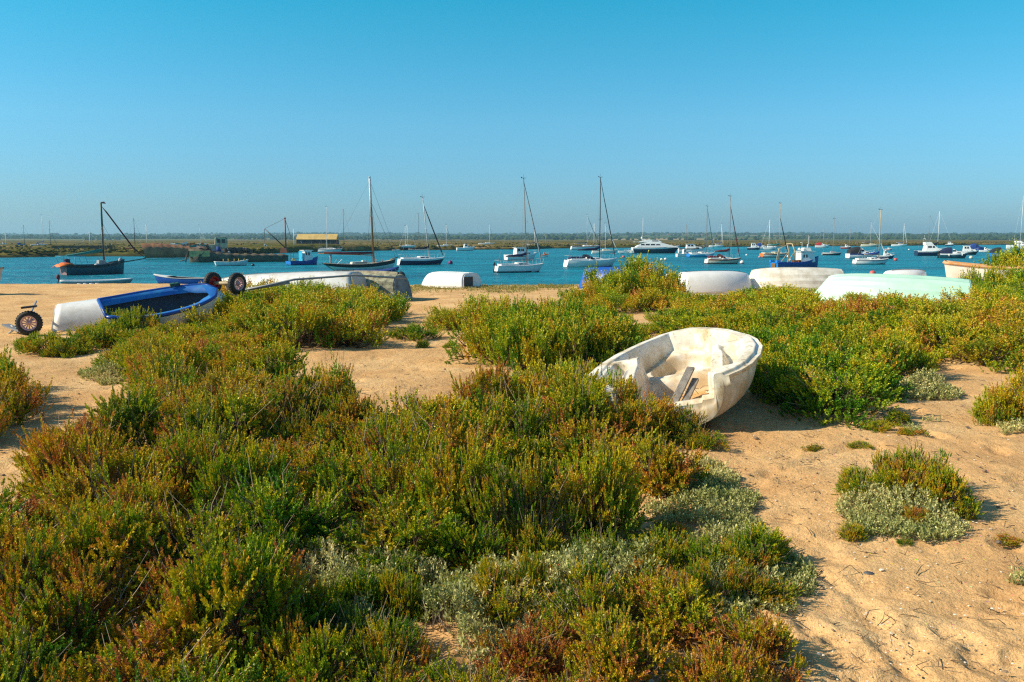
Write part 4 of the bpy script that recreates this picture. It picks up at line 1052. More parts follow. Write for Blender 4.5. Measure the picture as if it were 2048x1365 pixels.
# ================================================================ boats drawn up on the beach
def wheel(root, c, r, w, hubc, name='wheel', spokes=9, axis='y', side=-1):
    tyre = MB()
    prof = [(r * .60, -w * .40), (r * .72, -w * .5), (r * .92, -w * .42), (r, -w * .15), (r, w * .15), (r * .92, w * .42), (r * .72, w * .5), (r * .60, w * .40)]
    tyre.lathe(prof + [prof[0]], c, axis, 28)
    for k in range(28):
        a = 2 * math.pi * k / 28
        tyre.box((c[0] + math.cos(a) * r, c[1], c[2] + math.sin(a) * r), (.02 * r / .2, w * .5, .012), 0, (0, -a + math.pi / 2, 0))
    t = tyre.build('tyre', 'rubber', root)
    rim = MB()
    rim.lathe([(r * .63, -w * .42), (r * .52, -w * .40), (r * .50, -w * .1), (r * .50, w * .1), (r * .52, w * .40), (r * .63, w * .42)], c, axis, 28)
    if spokes:
        for k in range(spokes):
            a = 2 * math.pi * k / spokes
            rim.tube([(c[0] + math.cos(a) * r * .14, c[1] - w * .1, c[2] + math.sin(a) * r * .14), (c[0] + math.cos(a) * r * .52, c[1] - w * .16, c[2] + math.sin(a) * r * .52)], r * .035, 5)
            a += .12
            rim.tube([(c[0] + math.cos(a) * r * .14, c[1] - w * .1, c[2] + math.sin(a) * r * .14), (c[0] + math.cos(a) * r * .52, c[1] - w * .16, c[2] + math.sin(a) * r * .52)], r * .03, 5)
    else:
        rim.lathe([(.001, -w * .05), (r * .3, -w * .08), (r * .52, -w * .2), (r * .52, -w * .1), (.001, w * .05)], c, axis, 24)
    rim.lathe([(.001, -w * .5), (r * .15, -w * .46), (r * .16, w * .46), (.001, w * .5)], c, axis, 12)
    rim.build('rim', hubc, t)
    return t

def upturned(loc, yaw, L, B, F, D, label, hullc, name='upturned_dinghy', pitch=0, roll=0, tw=.72, bow=0.0, rimc=None, keelc=None, transc=None, clinker=0, group=None, full=.5, sb=.2, rails=True, rimr=.022, K=10, keelh=.05, tm=.42, vee=.7, q=.85, rake=.08):
    root = thing(name, label, 'dinghy', loc, yaw, pitch, roll, group)
    K_ = clinker * 2 if clinker else K
    P, sh = hull(L, B, F, D, tw=tw, sb=sb, ss=.05, rake=rake, srake=.04, full=full, K=K_, bow=bow, vee=vee, keelrise=.55, NT=28, tm=tm, q=q, stern_up=.25)
    top = max(s_[2] for s_ in sh)
    if clinker:
        for row in P:
            for k in range(1, K_):
                if k % 2 == 1:
                    x_, y_, z_ = row[k]; a = math.pi / 2 * k / K_
                    row[k] = (x_, max(y_ + .016 * math.cos(a), 0), z_ - .016 * math.sin(a))
    fl = lambda p: (p[0], -p[1], top - p[2])
    P = [[fl(p) for p in row] for row in P]; shf = [fl(p) for p in sh]
    G = full_grid([[(x_, -y_, z_) for x_, y_, z_ in row] for row in P])
    mb = MB().grid(G, smooth=not clinker)
    if bow: mb.add(G[-1], [tuple(range(len(G[-1])))], 0)
    h = mb.build('hull', hullc, root)
    h.modifiers.new('shell', 'SOLIDIFY').thickness = -.018
    tr = MB(); g0 = [(p[0] - .004, p[1], p[2]) for p in G[0]]
    tr.add(g0 + [(p[0] - .03, p[1] * .995, p[2]) for p in G[0]], [tuple(range(len(g0))), tuple(range(len(g0), 2 * len(g0)))[::-1]] + [(i, i + 1, len(g0) + i + 1, len(g0) + i) for i in range(len(g0) - 1)], 0)
    tr.build('transom', transc or hullc, root)
    rl = MB(); rl.tube([(x_, y_ - .004 if y_ < 0 else y_ + .004, z_) for x_, y_, z_ in shf], rimr, 6).tube([(x_, -y_ + .004 if y_ < 0 else -y_ - .004, z_) for x_, y_, z_ in shf], rimr, 6)
    rl.tube([(shf[0][0] - .02, -abs(shf[0][1]), shf[0][2]), (shf[0][0] - .02, abs(shf[0][1]), shf[0][2])], rimr, 6)
    rl.build('gunwale', rimc or hullc, root)
    kl = MB(); pts = [(row[-1][0], 0, row[-1][2] + keelh * .4) for row in P[1:-1]]
    kw = .022
    for i in range(len(pts) - 1):
        a, b_ = pts[i], pts[i + 1]
        kl.add([(a[0], -kw, a[2] - keelh), (a[0], kw, a[2] - keelh), (a[0], kw, a[2] + keelh * .5), (a[0], -kw, a[2] + keelh * .5), (b_[0], -kw, b_[2] - keelh), (b_[0], kw, b_[2] - keelh), (b_[0], kw, b_[2] + keelh * .5), (b_[0], -kw, b_[2] + keelh * .5)],
               [(3, 2, 6, 7), (0, 3, 7, 4), (2, 1, 5, 6)] + ([(0, 1, 2, 3)] if i == 0 else []) + ([(4, 7, 6, 5)] if i == len(pts) - 2 else []))
    kl.build('keel', keelc or hullc, root)
    if rails:
        br = MB(); kk = int(K_ * .68)
        for s in (-1, 1):
            br.tube([(row[kk][0], s * abs(row[kk][1]) , row[kk][2] + .008) for row in P[3:20]], .013, 5)
        br.build('bilge_rail', keelc or hullc, root)
    return root

def on_sand(px, row): 
    x, y = at(px, row, 0.0)
    for _ in range(6):
        x, y = at(px, row, gz1(x, y))
    return x, y, gz1(x, y)
weather_white = mat('weathered_white', (.80, .79, .75), .38, var=.05, scale=2.2, dirt=(.55, .50, .42))
weather_cream = mat('weathered_cream', (.74, .71, .63), .5, var=.12, scale=3.0, dirt=(.50, .44, .34))
mint_paint = mat('mint_paint', (.50, .78, .60), .42, var=.06, scale=2.5, dirt=(.42, .66, .52))
old_wood = mat('old_painted_wood', (.50, .42, .28), .85, var=.3, scale=5, dirt=(.10, .10, .08), bump=.4)
lichen = mat('flaking_green_paint', (.40, .38, .25), .9, var=.3, scale=7, dirt=(.045, .055, .05), bump=.5)
rusty_white = mat('stained_white', (.86, .84, .79), .5, var=.1, scale=2, dirt=(.72, .62, .50))
orange_trim = mat('orange_trim', (.62, .27, .08), .7, var=.2, scale=6, dirt=(.50, .40, .28))

# upturned white dinghy on the left, with its trolley wheel
x, y, z = on_sand(225, 655)
upturned((x + .62, y + .15, z + .05), R(27), 3.2, 1.35, .36, .12, 'long white upturned dinghy between the pink-rimmed wheel and the blue-rimmed boat', weather_white, pitch=R(4.5), tw=.86, full=.5, rimc='teal', bow=.12, sb=.15, keelh=.02, rails=False)
x, y, z = on_sand(60, 673)
t = thing('launching_trolley', 'launching trolley with one pink-rimmed wheel at the stern of the long white dinghy', 'trolley', (x, y, z), R(20))
wheel(t, (0, 0, .20), .20, .12, 'pink', spokes=12)
MB().tube([(0, .07, .225), (0, 1.0, .225)], .022, 8).tube([(-.05, .15, .225), (-.02, .9, .5)], .018, 6).build('axle', 'grey', t)
MB().box((.02, -.02, .47), (.22, .16, .03), 0, (0, -.1, 0)).build('mudguard', 'rubber', t)
x, y, z = on_sand(28, 668)
t = thing('folding_chock', 'small grey metal chock lying on the sand left of the pink-rimmed wheel', 'chock', (x, y, z), R(-20))
MB().box((0, 0, .10), (.38, .14, .025), 0, (0, .25, 0)).tube([(-.12, 0, 0), (.1, 0, .12)], .016, 6).tube([(.12, 0, 0), (-.05, 0, .14)], .014, 6).build('frame', 'grey', t)

# blue-rimmed dinghy, heeled towards the camera
x, y, z = on_sand(322, 668)
root, sh = dinghy((x, y + .2, z + .06), R(32), 1.85, 1.05, .52, 'grey-white dinghy with bright blue rim heeled over to show its dark inside', weather_white, mat('dull_blue_inside', (.035, .06, .10), .6, var=.2, scale=4), roll=R(19), pitch=R(8), rim='blue', thwarts=0, rimr=.03, q=.42, tw=.7, D=.10, sb=.12)
# broad blue side decks
w = MB()
for s in (-1, 1):
    w.grid([[(p[0], s * p[1], p[2] + .012) for p in sh], [(p[0] * .985 - .01, s * max(p[1] - .11 - .05 * (i > 16), .0), p[2] - .005) for i, p in enumerate(sh)], [(p[0] * .985 - .01, s * max(p[1] - .14 - .05 * (i > 16), .0), p[2] - .07) for i, p in enumerate(sh)]])
n_ = len(sh)
w.grid([[(p[0], p[1] * q_, p[2] + .014 + .02 * (1 - q_ * q_)) for q_ in (-1, -.5, 0, .5, 1)] for p in sh[n_ - 3:]])
w.build('side_deck', mat('worn_blue_paint', (.010, .13, .46), .5, var=.15, scale=6, dirt=(.03, .24, .50)), root)
MB().tube([(.25, .44, .56), (.32, .48, .62), (.42, .46, .58)], .018, 5).box((.32, .46, .60), (.14, .05, .05)).build('rowlock', 'greenmast', root)
MB().box((-.25, -.535, .36), (.5, .02, .26)).build('patch_panel', mat('grey_patch', (.50, .56, .52), .5, var=.1, scale=6), root)

# long upturned boat carrying a pair of trolley wheels
x, y, z = on_sand(572, 606)
bx, by, bz, byaw = x, y, z, R(173)
upturned((x, y, z + .03), byaw, 4.15, 1.6, .50, .17, 'long white upturned boat with a grey keel band and trolley wheels resting on its hull', weather_white, transc=mat('beige_transom', (.60, .50, .42), .6, var=.1, scale=3), rimc='offwhite', keelc='grey', tw=.9, pitch=R(-2.5), sb=.1, keelh=.04, name='upturned_boat')
x, y = at(458, 574, .80); zz = .86
t = thing('launching_trolley', 'pair of trolley wheels, one red and one pink-spoked, on top of the long upturned boat', 'trolley', (x, y, zz), R(62))
wheel(t, (0, -.20, .0), .19, .12, 'pink', spokes=14)
wheel(t, (0, .40, .0), .19, .12, mat('red_rim', (.40, .012, .02), .5), spokes=0)
MB().tube([(0, -.2, 0), (0, .42, 0)], .03, 8).tube([(0, .1, 0), (.1, .1, -.2), (.3, -.1, -.28)], .02, 6).build('axle', 'tan', t)
MB().tube([(.2, -.1, -.14), (1.0, -.62, .04), (1.9, -1.3, .10), (2.7, -1.95, .02)], .022, 6).tube([(.2, -.02, -.14), (1.0, -.50, -.02)], .03, 6).build('draw_bar', 'grey', t)
x, y = at(503, 590, .42)
t = tag(MB().box((0, 0, 0), (.62, .03, .24)).build('rudder_blade', mat('slate_paint', (.12, .22, .28), .5)), 'slate-blue board edged in white leaning on the hull below the wheels', 'board')
bv = t.modifiers.new('bevel', 'BEVEL'); bv.width = .012
t.location = (x, y - .05, .44); t.rotation_euler = (R(52), R(-6), R(8))

# weathered wooden boat right of it
x, y, z = on_sand(725, 603)
upturned((x, y + .4, z + .02), R(160), 2.3, 1.2, .44, .16, 'old upturned wooden boat with flaking green and black paint and a pale keel plank', lichen, transc=mat('slate_transom', (.17, .22, .24), .8, var=.3, scale=5), rimc=mat('pale_rail', (.45, .47, .44), .8), keelc=old_wood, clinker=5, tw=.8, keelh=.10, name='upturned_boat')

# white pram
x, y, z = on_sand(897, 577)
upturned((x, y + .5, z), R(147), 1.95, 1.22, .38, .10, 'small square white upturned pram with a dark panel in its stern, on the grassy berm', 'white', transc='offwhite', tw=.88, bow=.55, full=.34, sb=.1, rails=True, name='upturned_pram', keelh=.03)
o = MB().box((0, 0, 0), (.02, .50, .34)).build('transom_pad', 'dark'); o.parent = [c for c in scene.objects if c.name.startswith('upturned_pram')][0]; o.location = (-1.02, .30, .23)

# blue boat behind the tall bush
x, y, z = on_sand(1245, 583)
upturned((x, y + .6, z), R(165), 2.75, 1.35, .48, .14, 'bright blue upturned boat mostly hidden behind the tall bush', mat('blue_hull', (.012, .10, .46), .45, var=.08, scale=2), rimc='white', tw=.6, name='upturned_boat', keelh=.03)
# smooth white dinghy
x, y, z = on_sand(1440, 590)
upturned((x, y + .5, z + .02), R(6), 2.3, 1.25, .50, .16, 'smooth rounded white upturned dinghy with a grey keel strip, left of the cream boat', 'white', keelc=mat('grey_keel', (.20, .17, .17), .7), tw=.82, full=.42, keelh=.03, bow=.10, rails=True, sb=-.15, q=.6)
# cream boat
x, y, z = on_sand(1598, 590)
upturned((x, y + .6, z + .02), R(175), 2.95, 1.4, .50, .15, 'weathered cream upturned boat with dusty planking, left of the mint one', weather_cream, transc=mat('grey_transom', (.38, .39, .40), .6), tw=.75, clinker=5, keelc=old_wood, name='upturned_boat', keelh=.03)
# white one behind the mint
x, y, z = on_sand(1838, 580)
upturned((x, y + .8, z - .08), R(10), 1.5, 1.1, .46, .14, 'white upturned dinghy peeping out behind the mint green boat', 'white', tw=.8, keelc='grey')
# mint clinker boat
x, y, z = on_sand(1788, 616)
upturned((x - .1, y + .2, z - .05), R(152), 3.65, 1.65, .54, .18, 'large pale mint green clinker boat lying upside down', mint_paint, clinker=6, tw=.86, rimc=mat('grey_green_rail', (.28, .34, .30), .7), pitch=R(1.5), name='upturned_boat', keelh=.03, rails=False, sb=.12, rake=.14)
# white boat with orange trim on the right
x, y, z = on_sand(2015, 584)
root, sh = dinghy((x + .75, y + .9, z + .0), R(-28), 4.2, 1.6, .72, 'big white open boat with worn orange gunwale behind the far right bushes', rusty_white, 'wood', name='beached_boat', cat='boat', rim=orange_trim, rimr=.05, bow=0, tw=.92, pitch=R(-2), D=.15, sb=.1)
# blue and white one at the right edge
x, y, z = on_sand(2050, 592)
dinghy((x + .7, y - 1, z - .15), R(172), 2.9, 1.3, .48, 'blue and white dinghy cut off by the right edge of the picture', 'white', 'skyblue', name='beached_dinghy', rim='skyblue', rimr=.04, roll=R(-12), pitch=R(3), tw=.8)
# grey bow at the left edge
x, y, z = on_sand(-32, 592)
r_, _ = dinghy((x - 1.15, y + .2, z + .02), R(12), 3.0, 1.3, .58, 'grey dinghy bow cut off by the left edge of the picture', mat('grey_hull', (.50, .50, .48), .6, var=.1, scale=5), 'tan', name='beached_dinghy', rim=old_wood, rimr=.03, tw=.8)

# skiffs lying at the water edge below the berm
x, y = at(196, 571, WATER)
r_, sh = dinghy((x, y, WATER + .0), R(26), 5.2, 1.6, .36, 'low white skiff with dark outboard at the water edge below the green fishing boat', mat('grey_green_hull', (.30, .36, .34), .6), 'tan', name='skiff', cat='skiff', rim='white', rimr=.06, tw=.85, bot=.05, bottom='dark')
outboard(r_, -2.6, .35, 'maroon', .9, 0, .9)
for k in range(4): MB().lathe([(.001, -.19), (.08, -.14), (.09, 0), (.08, .14), (.001, .19)], (-1.3 + .42 * k, -.9, .14), 'x', 10).build('fender', 'white', r_)
x, y = at(366, 570, WATER)
r_, sh = dinghy((x, y, WATER + .05), R(168), 5.2, 1.75, .50, 'blue skiff with a white patched bow at the water edge behind the long white dinghy', 'blue', 'dark', name='skiff', cat='skiff', rim='grey', rimr=.04, tw=.85, pitch=R(1.2))
MB().grid([[(p[0], p[1] * q_, p[2] + .03 + .05 * (1 - q_ * q_)) for q_ in (-1, -.5, 0, .5, 1)] for p in sh[14:]]).build('foredeck', 'offwhite', r_)

# ================================================================ the derelict dinghy
def dhalf(X):
    X = np.asarray(X, float)
    a = np.interp(X, [0, .12, .30, .60, .95, 1.3, 1.6, 1.9, 2.15, 2.32, 2.43, 2.5], [.56, .66, .755, .83, .855, .815, .73, .60, .45, .31, .18, .0])
    return a
gel = bpy.data.materials.new('stained_shaded_gelcoat'); gel.use_nodes = True
n, l = nt(gel); b = n['Principled BSDF']; b.inputs['Roughness'].default_value = .48
tcc = n.new('ShaderNodeTexCoord')
na = noise(2.2, 6, .65, tcc.outputs['Object']); nb_ = noise(14, 5, .75, tcc.outputs['Object']); nc = noise(5, 4, .6, tcc.outputs['Object'])
c = ramp([(.36, (.50, .38, .23)), (.47, (.72, .65, .51)), (.58, (.81, .78, .71))], na.outputs['Fac']).outputs[0]
c = mixc(.75, c, ramp([(.34, (.34, .28, .19)), (.43, (.93, .91, .87)), (.6, (1, 1, 1))], nb_.outputs['Fac']).outputs[0], 'MULTIPLY')
sx = n.new('ShaderNodeSeparateXYZ'); l.new(tcc.outputs['Object'], sx.inputs[0])
mz = n.new('ShaderNodeMapRange'); mz.inputs['From Min'].default_value = -.04; mz.inputs['From Max'].default_value = -.22; l.new(sx.outputs['Z'], mz.inputs['Value'])
mm = n.new('ShaderNodeMath'); mm.operation = 'MULTIPLY'; l.new(mz.outputs[0], mm.inputs[0]); l.new(ramp([(.38, (0, 0, 0)), (.6, (.8, .8, .8))], nc.outputs['Fac']).outputs[0], mm.inputs[1])
c = mixc(mm.outputs[0], c, (.52, .36, .19))  # brown stain below the rim, also painting in shade of the sunken wells
vk = n.new('ShaderNodeTexVoronoi'); vk.inputs['Scale'].default_value = 26; l.new(tcc.outputs['Object'], vk.inputs['Vector'])
sp_ = ramp([(.05, (1, 1, 1)), (.09, (0, 0, 0))], vk.outputs['Distance']).outputs[0]
m3 = n.new('ShaderNodeMath'); m3.operation = 'MULTIPLY'; l.new(sp_, m3.inputs[0]); l.new(ramp([(.48, (0, 0, 0)), (.62, (.7, .7, .7))], nc.outputs['Fac']).outputs[0], m3.inputs[1])
c = mixc(m3.outputs[0], c, (.10, .08, .05))
l.new(c, b.inputs['Base Color'])
bp = n.new('ShaderNodeBump'); bp.inputs['Strength'].default_value = .25; bp.inputs['Distance'].default_value = .01; l.new(nb_.outputs['Fac'], bp.inputs['Height']); l.new(bp.outputs[0], b.inputs['Normal'])

NX, NY = 230, 190
Xg = np.linspace(0, 2.5, NX)[:, None] * np.ones(NY)[None]
Sg = np.linspace(-1, 1, NY)[None] * np.ones(NX)[:, None]
Hg = dhalf(Xg); Yg = Sg * Hg
E = Hg - np.abs(Yg)
# true distance from the rounded bow as well
Eb = 2.5 - Xg
E = np.minimum(E, Eb * .95)
ss = sstep
Z = np.zeros_like(Xg)
Z -= .030 * (1 - ss(.035, .06, E))                                     # dropped outer lip
Z -= .018 * ss(.150, .165, E) * (Xg > .1)                              # inner step of the side deck
# side tanks: sunken seats port and starboard
tank = ss(0, .08, E - np.where(Yg > 0, .20, .15)) * ss(.34, .50, Xg) * (1 - ss(1.24, 1.33, Xg)) * ss(.0, .07, np.abs(Yg) - np.interp(Xg, [.2, .6, 1.0, 1.33], [.46, .46, .46, .42]))
Z = Z * (1 - tank) + tank * np.where(Yg > 0, -.24, -.15)
# rim between tank and cockpit stays at -.10; cockpit
ridge = ss(.14, .2, E) * ss(.20, .26, Xg) * (1 - ss(1.22, 1.30, Xg)) * (1 - ss(.45, .50, np.abs(Yg)))
Z = Z * (1 - ridge) + ridge * (-.07 - .06 * ss(1.1, .4, Xg))
halfc = np.interp(Xg, [.05, .35, .9, 1.30], [.36, .345, .34, .35])
cock = ss(.07, .12, Xg) * (1 - ss(1.30, 1.37, Xg)) * (1 - ss(halfc - .03, halfc + .03, np.abs(Yg)))
Z = Z * (1 - cock) + cock * (-.43 - .02 * np.cos(Yg * 4))
# mast thwart / bulkhead with a cut-out
# forward well, deep in the middle, with a crescent seat around it
fw = ss(.15, .23, E) * ss(1.38, 1.46, Xg)
Z = Z * (1 - fw) + fw * (-.27 + .10 * ss(1.9, 2.4, Xg))
rr_ = np.sqrt(((Xg - 1.72) / .46) ** 2 + ((Yg + .02) / .36) ** 2)
well = (1 - ss(.86, .98, rr_)) * ss(1.44, 1.48, Xg)
Z = Z * (1 - well) + well * (-.45 + .08 * rr_ ** 2)
cut = ss(1.30, 1.33, Xg) * (1 - ss(1.50, 1.53, Xg)) * (1 - ss(.33, .40, np.abs(Yg + .02)))
Z = np.where(cut > 0, Z * (1 - cut) + cut * np.minimum(Z, -.27), Z)
# transom: cut low in the middle, a lump left standing on each quarter
tr_ = (1 - ss(.10, .14, Xg)) * (1 - ss(.40, .44, np.abs(Yg)))
Z = Z * (1 - tr_) + tr_ * (-.19 - .02 * (np.abs(Yg) < .30))
stp_ = (1 - ss(.045, .06, Xg)) * (1 - ss(.42, .46, np.abs(Yg)))
Z -= .02 * stp_
Z += .004 * fbm(Xg, Yg, 6, 3, 91)
x, y, z = on_sand(1322, 866)
YAW = R(75)
root = thing('derelict_dinghy', 'derelict stained white plastic dinghy with moulded seats, stern towards the camera, among the bushes', 'dinghy', (x, y, z + .42), YAW, R(5), R(-12.5))
root.scale = (.96, .96, .96)
Vv = np.stack([Xg.ravel(), Yg.ravel(), Z.ravel()], 1)
mesh_np('inner_moulding', Vv, gridfaces(NX, NY), gel, root)
# outer shell under the lip
rows = []
for i in range(0, NX, 4):
    X0 = Xg[i, 0]; h = float(dhalf(X0)); fl_ = .055 * min(1, (2.5 - X0) / .3)
    dk = float(np.interp(X0, [0, .5, 1.3, 2.0, 2.35, 2.5], [.43, .48, .49, .44, .32, .06]))
    row = []
    for k in range(0, 13):
        a = math.pi / 2 * k / 12
        yy = max(h - fl_, .0) * max(math.cos(a), 0) ** np.interp(X0, [0, 1.5, 2.5], [.50, .62, .95]) if k < 12 else 0
        row.append((X0 - .16 * (1 - math.cos(a)) * max(0, (X0 - 1.9)) + 0.05 * math.sin(a) * (X0 < .01), yy, -.045 - (dk - .045) * math.sin(a)))
    rows.append(row)
full_rows = full_grid(rows)
hb = MB().grid(full_rows)
o = hb.build('hull', gel, root)
# transom plate following the cut
nT = 60; tv = []; 
ylist = np.linspace(-.56, .56, nT)
def topz(yv): 
    j = int(round((yv / .56 + 1) / 2 * (NY - 1))); return float(Z[0, j])
def botz(yv):
    row = rows[0]; ys_ = [p[1] for p in row][::-1]; zs_ = [p[2] for p in row][::-1]
    return float(np.interp(abs(yv), ys_, zs_))
tb = MB().grid([[(0.0, yv, topz(yv)) for yv in ylist], [(0.0, yv, topz(yv) - .05) for yv in ylist], [(-.012, yv, min(botz(yv) * .5, topz(yv) - .06)) for yv in ylist], [(.0, yv, botz(yv) if abs(yv) < .50 else -.12) for yv in ylist]])
tb.build('transom', gel, root)
# underside of the lip
lp = MB()
for s in (-1, 1):
    lp.grid([[(Xg[i, 0], s * float(dhalf(Xg[i, 0])), Z[i, 0]) for i in range(0, NX, 4)], [(Xg[i, 0], s * float(dhalf(Xg[i, 0])), Z[i, 0] - .03) for i in range(0, NX, 4)], [(Xg[i, 0], s * max(float(dhalf(Xg[i, 0])) - .06, 0), -.05) for i in range(0, NX, 4)]])
lp.build('gunwale', gel, root)
bpy.context.view_layer.update()
MW = root.matrix_world.copy()
def inboat(p): return MW @ Vector(p)
# loose boards and blown sand in the cockpit
board = mat('grey_driftwood', (.26, .23, .20), .9, var=.3, scale=14, dirt=(.11, .10, .09), bump=.5)
for (a, b_, w_, lb) in [((.30, .06, -.385), (1.02, -.16, -.14), .07, 'grey weathered board propped up in the derelict dinghy, left of the pair'), ((.36, -.05, -.385), (.94, -.19, -.24), .06, 'grey weathered board propped up in the derelict dinghy, right of the pair')]:
    A, B_ = inboat(a), inboat(b_); d = (B_ - A); Ln = d.length
    o = MB().box((0, 0, 0), (Ln, w_, .024)).box((-Ln * .3, 0, .02), (.02, w_ * .9, .012)).build('driftwood_board', board)
    o.rotation_mode = 'QUATERNION'
    q_ = d.to_track_quat('X', 'Z'); o.rotation_quaternion = q_; o.location = (A + B_) / 2
    tag(o, lb, 'board')
sg = MB(); rowsS = []
for i in range(22):
    X0 = .14 + 1.1 * i / 21
    rowsS.append([(X0, -.30 + .6 * j / 16, -.445 + .085 * max(0, 1 - ((X0 - .55) / .6) ** 2) * (.35 + .65 * (1 - j / 16)) + .008 * float(fbm(np.array([X0]), np.array([j * .04]), 9, 3, 5)[0])) for j in range(17)])
sg.grid(rowsS); o = sg.build('blown_sand', SAND); o.matrix_world = MW; tag(o, 'drift of sand lying in the cockpit of the derelict dinghy', 'sand', kind='stuff')
rr2 = np.random.default_rng(93); N = 60
A = np.stack([rr2.uniform(.2, 1.1, N), rr2.uniform(-.28, .25, N), np.full(N, -.375)], 1); an = rr2.uniform(0, 6.28, N); ln = rr2.uniform(.02, .09, N)
V2, F2 = tubes(A, A + np.stack([np.cos(an) * ln, np.sin(an) * ln, rr2.uniform(0, .03, N)], 1), .003, .002, rr2, .2)
o = mesh_np('dry_litter', V2, F2, TWIG, smooth=False); o.matrix_world = MW; tag(o, 'dry twigs lying on the sand inside the derelict dinghy', 'litter', kind='stuff')
# ================================================================ boats afloat, wrecks, shed
# --- teal gaff boat on the left
x, y, yaw, L = place(125, 256, 549, 20)
t = thing('fishing_smack', 'dark green wooden sailing boat with orange cover on its stern and long bowsprit', 'sailing boat', (x, y, WATER), yaw)
P, sh = hull(L, 2.5, .98, .4, tw=.80, sb=.55, ss=.10, rake=.03, full=.5, K=8, srake=.0, vee=.8)
mb = MB(); add_hull(mb, P, 8, .05, 1, 0, 1, 2, True, 3); mb.build('hull', ['teal', 'antifoulblue', 'black', mat('red_grey_transom', (.20, .17, .19), .6, var=.2, scale=3, dirt=(.30, .05, .04))], t)
deck_mb(sh, .05, .12, .03).build('deck', 'tan', t); rail_mb(sh, .035).build('gunwale', 'teal', t)
zz = lambda row: zrow(row, y) - WATER
px2x = lambda px: (px - 190.5) * y / FPX * math.cos(math.atan2(x, y)) / math.cos(R(20))
mx_ = px2x(210); hd = zz(405)
MB().tube([(mx_, 0, .5), (mx_, 0, hd * .72), (mx_, 0, hd)], [.10, .085, .05], 8).build('mast', 'dark', t)
MB().tube([(mx_, 0, hd * .66), (mx_, 0, hd)], .095, 8).build('topmast', 'greenmast', t)
MB().add([(mx_, 0, hd + .05), (mx_ + .35, .05, hd + .12), (mx_ + .5, -.03, hd - .12), (mx_ + .05, 0, hd - .08)], [(0, 1, 2, 3)]).build('pennant', 'pinkred', t)
MB().tube([(mx_ + .05, 0, zz(413)), (mx_ + .5, 0, zz(424)), (px2x(272), 0, zz(497)), (px2x(296), 0, zz(518))], [.015, .075, .08, .02], 7).build('furled_jib', 'maroon', t)
MB().tube([(L * .42, 0, 1.15), (px2x(297), 0, zz(519))], [.07, .05], 7).build('bowsprit', 'dark', t)
b0, b1 = px2x(206), px2x(136)
MB().tube([(b0, 0, zz(501)), ((b0 + b1) / 2, 0, zz(507)), (b1, 0, zz(511))], [.17, .13, .08], 8).build('sail_cover', 'greencloth', t)
rg = MB()
for s in (-1, 1): rg.tube([(mx_, 0, hd * .72), (mx_ - .3, s * 1.1, .8)], .012, 4).tube([(mx_, 0, hd * .72), (mx_ + .2, s * 1.15, .8)], .012, 4)
rg.tube([(px2x(112), 0, zz(471)), (b1 + .2, .2, .8)], .02, 4).tube([(mx_, 0, hd * .72), (L * .49, 0, 1.2)], .012, 4)
for k in range(3): rg.tube([(px2x(135 + k * 12), -.3, zz(513)), (px2x(150 + k * 13), .1, zz(486))], .013, 4)
rg.build('rigging', 'rope', t)
fr = MB()
for s in (-1, 1):
    fr.tube([(-.5 * L, s * .9, .8), (-.56 * L, s * .9, 1.9), (-.20 * L, s * .9, 1.9), (-.14 * L, s * .95, .75)], .03, 6)
    fr.tube([(-.36 * L, s * .9, .8), (-.36 * L, s * .9, 1.9)], .025, 6)
fr.tube([(-.56 * L, -.9, 1.9), (-.56 * L, .9, 1.9)], .03, 6).build('stern_frame', 'skyblue', t)
rows = []
for i in range(7):
    f = i / 6; rows.append([(-.62 * L + f * .26 * L, 1.15 * q_, .92 + .42 * math.sin(f * 2.6) * (1 - .35 * q_ * q_) - .1 * abs(q_) + .07 * math.sin(f * 9 + q_ * 5)) for q_ in (-1, -.6, -.2, .2, .6, 1)])
o = MB().grid(rows).build('stern_cover', 'orange', t); o.modifiers.new('thick', 'SOLIDIFY').thickness = .04
MB().box((-.44 * L, 0, 1.35), (.5, .7, .55), 0, None, .8).build('engine_box', 'navycloth', t)
MB().box((mx_ - .3, 0, 1.15), (.8, .8, .6), 0, None, .8).ball((mx_ - .9, -.4, .85), .3).ball((mx_ + .4, .1, 1.0), .22).build('fish_box', 'grey', t)
MB().ball((L * .43, 0, 1.35), .22, 8, 0, 1.5).ball((L * .36, -.5, 1.15), .12).build('bow_fender', 'grey', t)
MB().ball((-.28 * L, -.8, .85), .13).ball((-.24 * L, -.75, .9), .12).build('float', 'yellow', t)

# --- big classic gaff yacht with the varnished mast
x, y, yaw, L = place(643, 797, 541, 16)
t = thing('classic_yacht', 'long pale classic yacht with black sheer band, varnished mast and red boom cover', 'sailing boat', (x, y, WATER), yaw)
P, sh = hull(L, 2.6, .72, .35, tw=.42, sb=.75, ss=.25, rake=.05, srake=.16, full=.6, K=9, stern_up=1.0)
mb = MB(); add_hull(mb, P, 9, .06, 2, 0, 1, 2, True, 2); mb.build('hull', [mat('pale_green_hull', (.62, .70, .62), .4), 'dark', 'black'], t)
deck_mb(sh, .04, .03, .06).build('deck', 'cream', t); rail_mb(sh, .025).build('toe_rail', 'wood', t)
zz = lambda row: zrow(row, y) - WATER
k_ = y / FPX * math.cos(math.atan2(x, y)) / math.cos(R(16)); px2x = lambda px: (px - 720) * k_
mf, mh = px2x(748), px2x(743)
fx = lambda f: mf + (mh - mf) * f
Hm = zz(355)
MB().tube([(mf, 0, .6), (fx(.62), 0, Hm * .62), (mh, 0, Hm)], [.13, .12, .08], 8).build('mast', 'varnish', t)
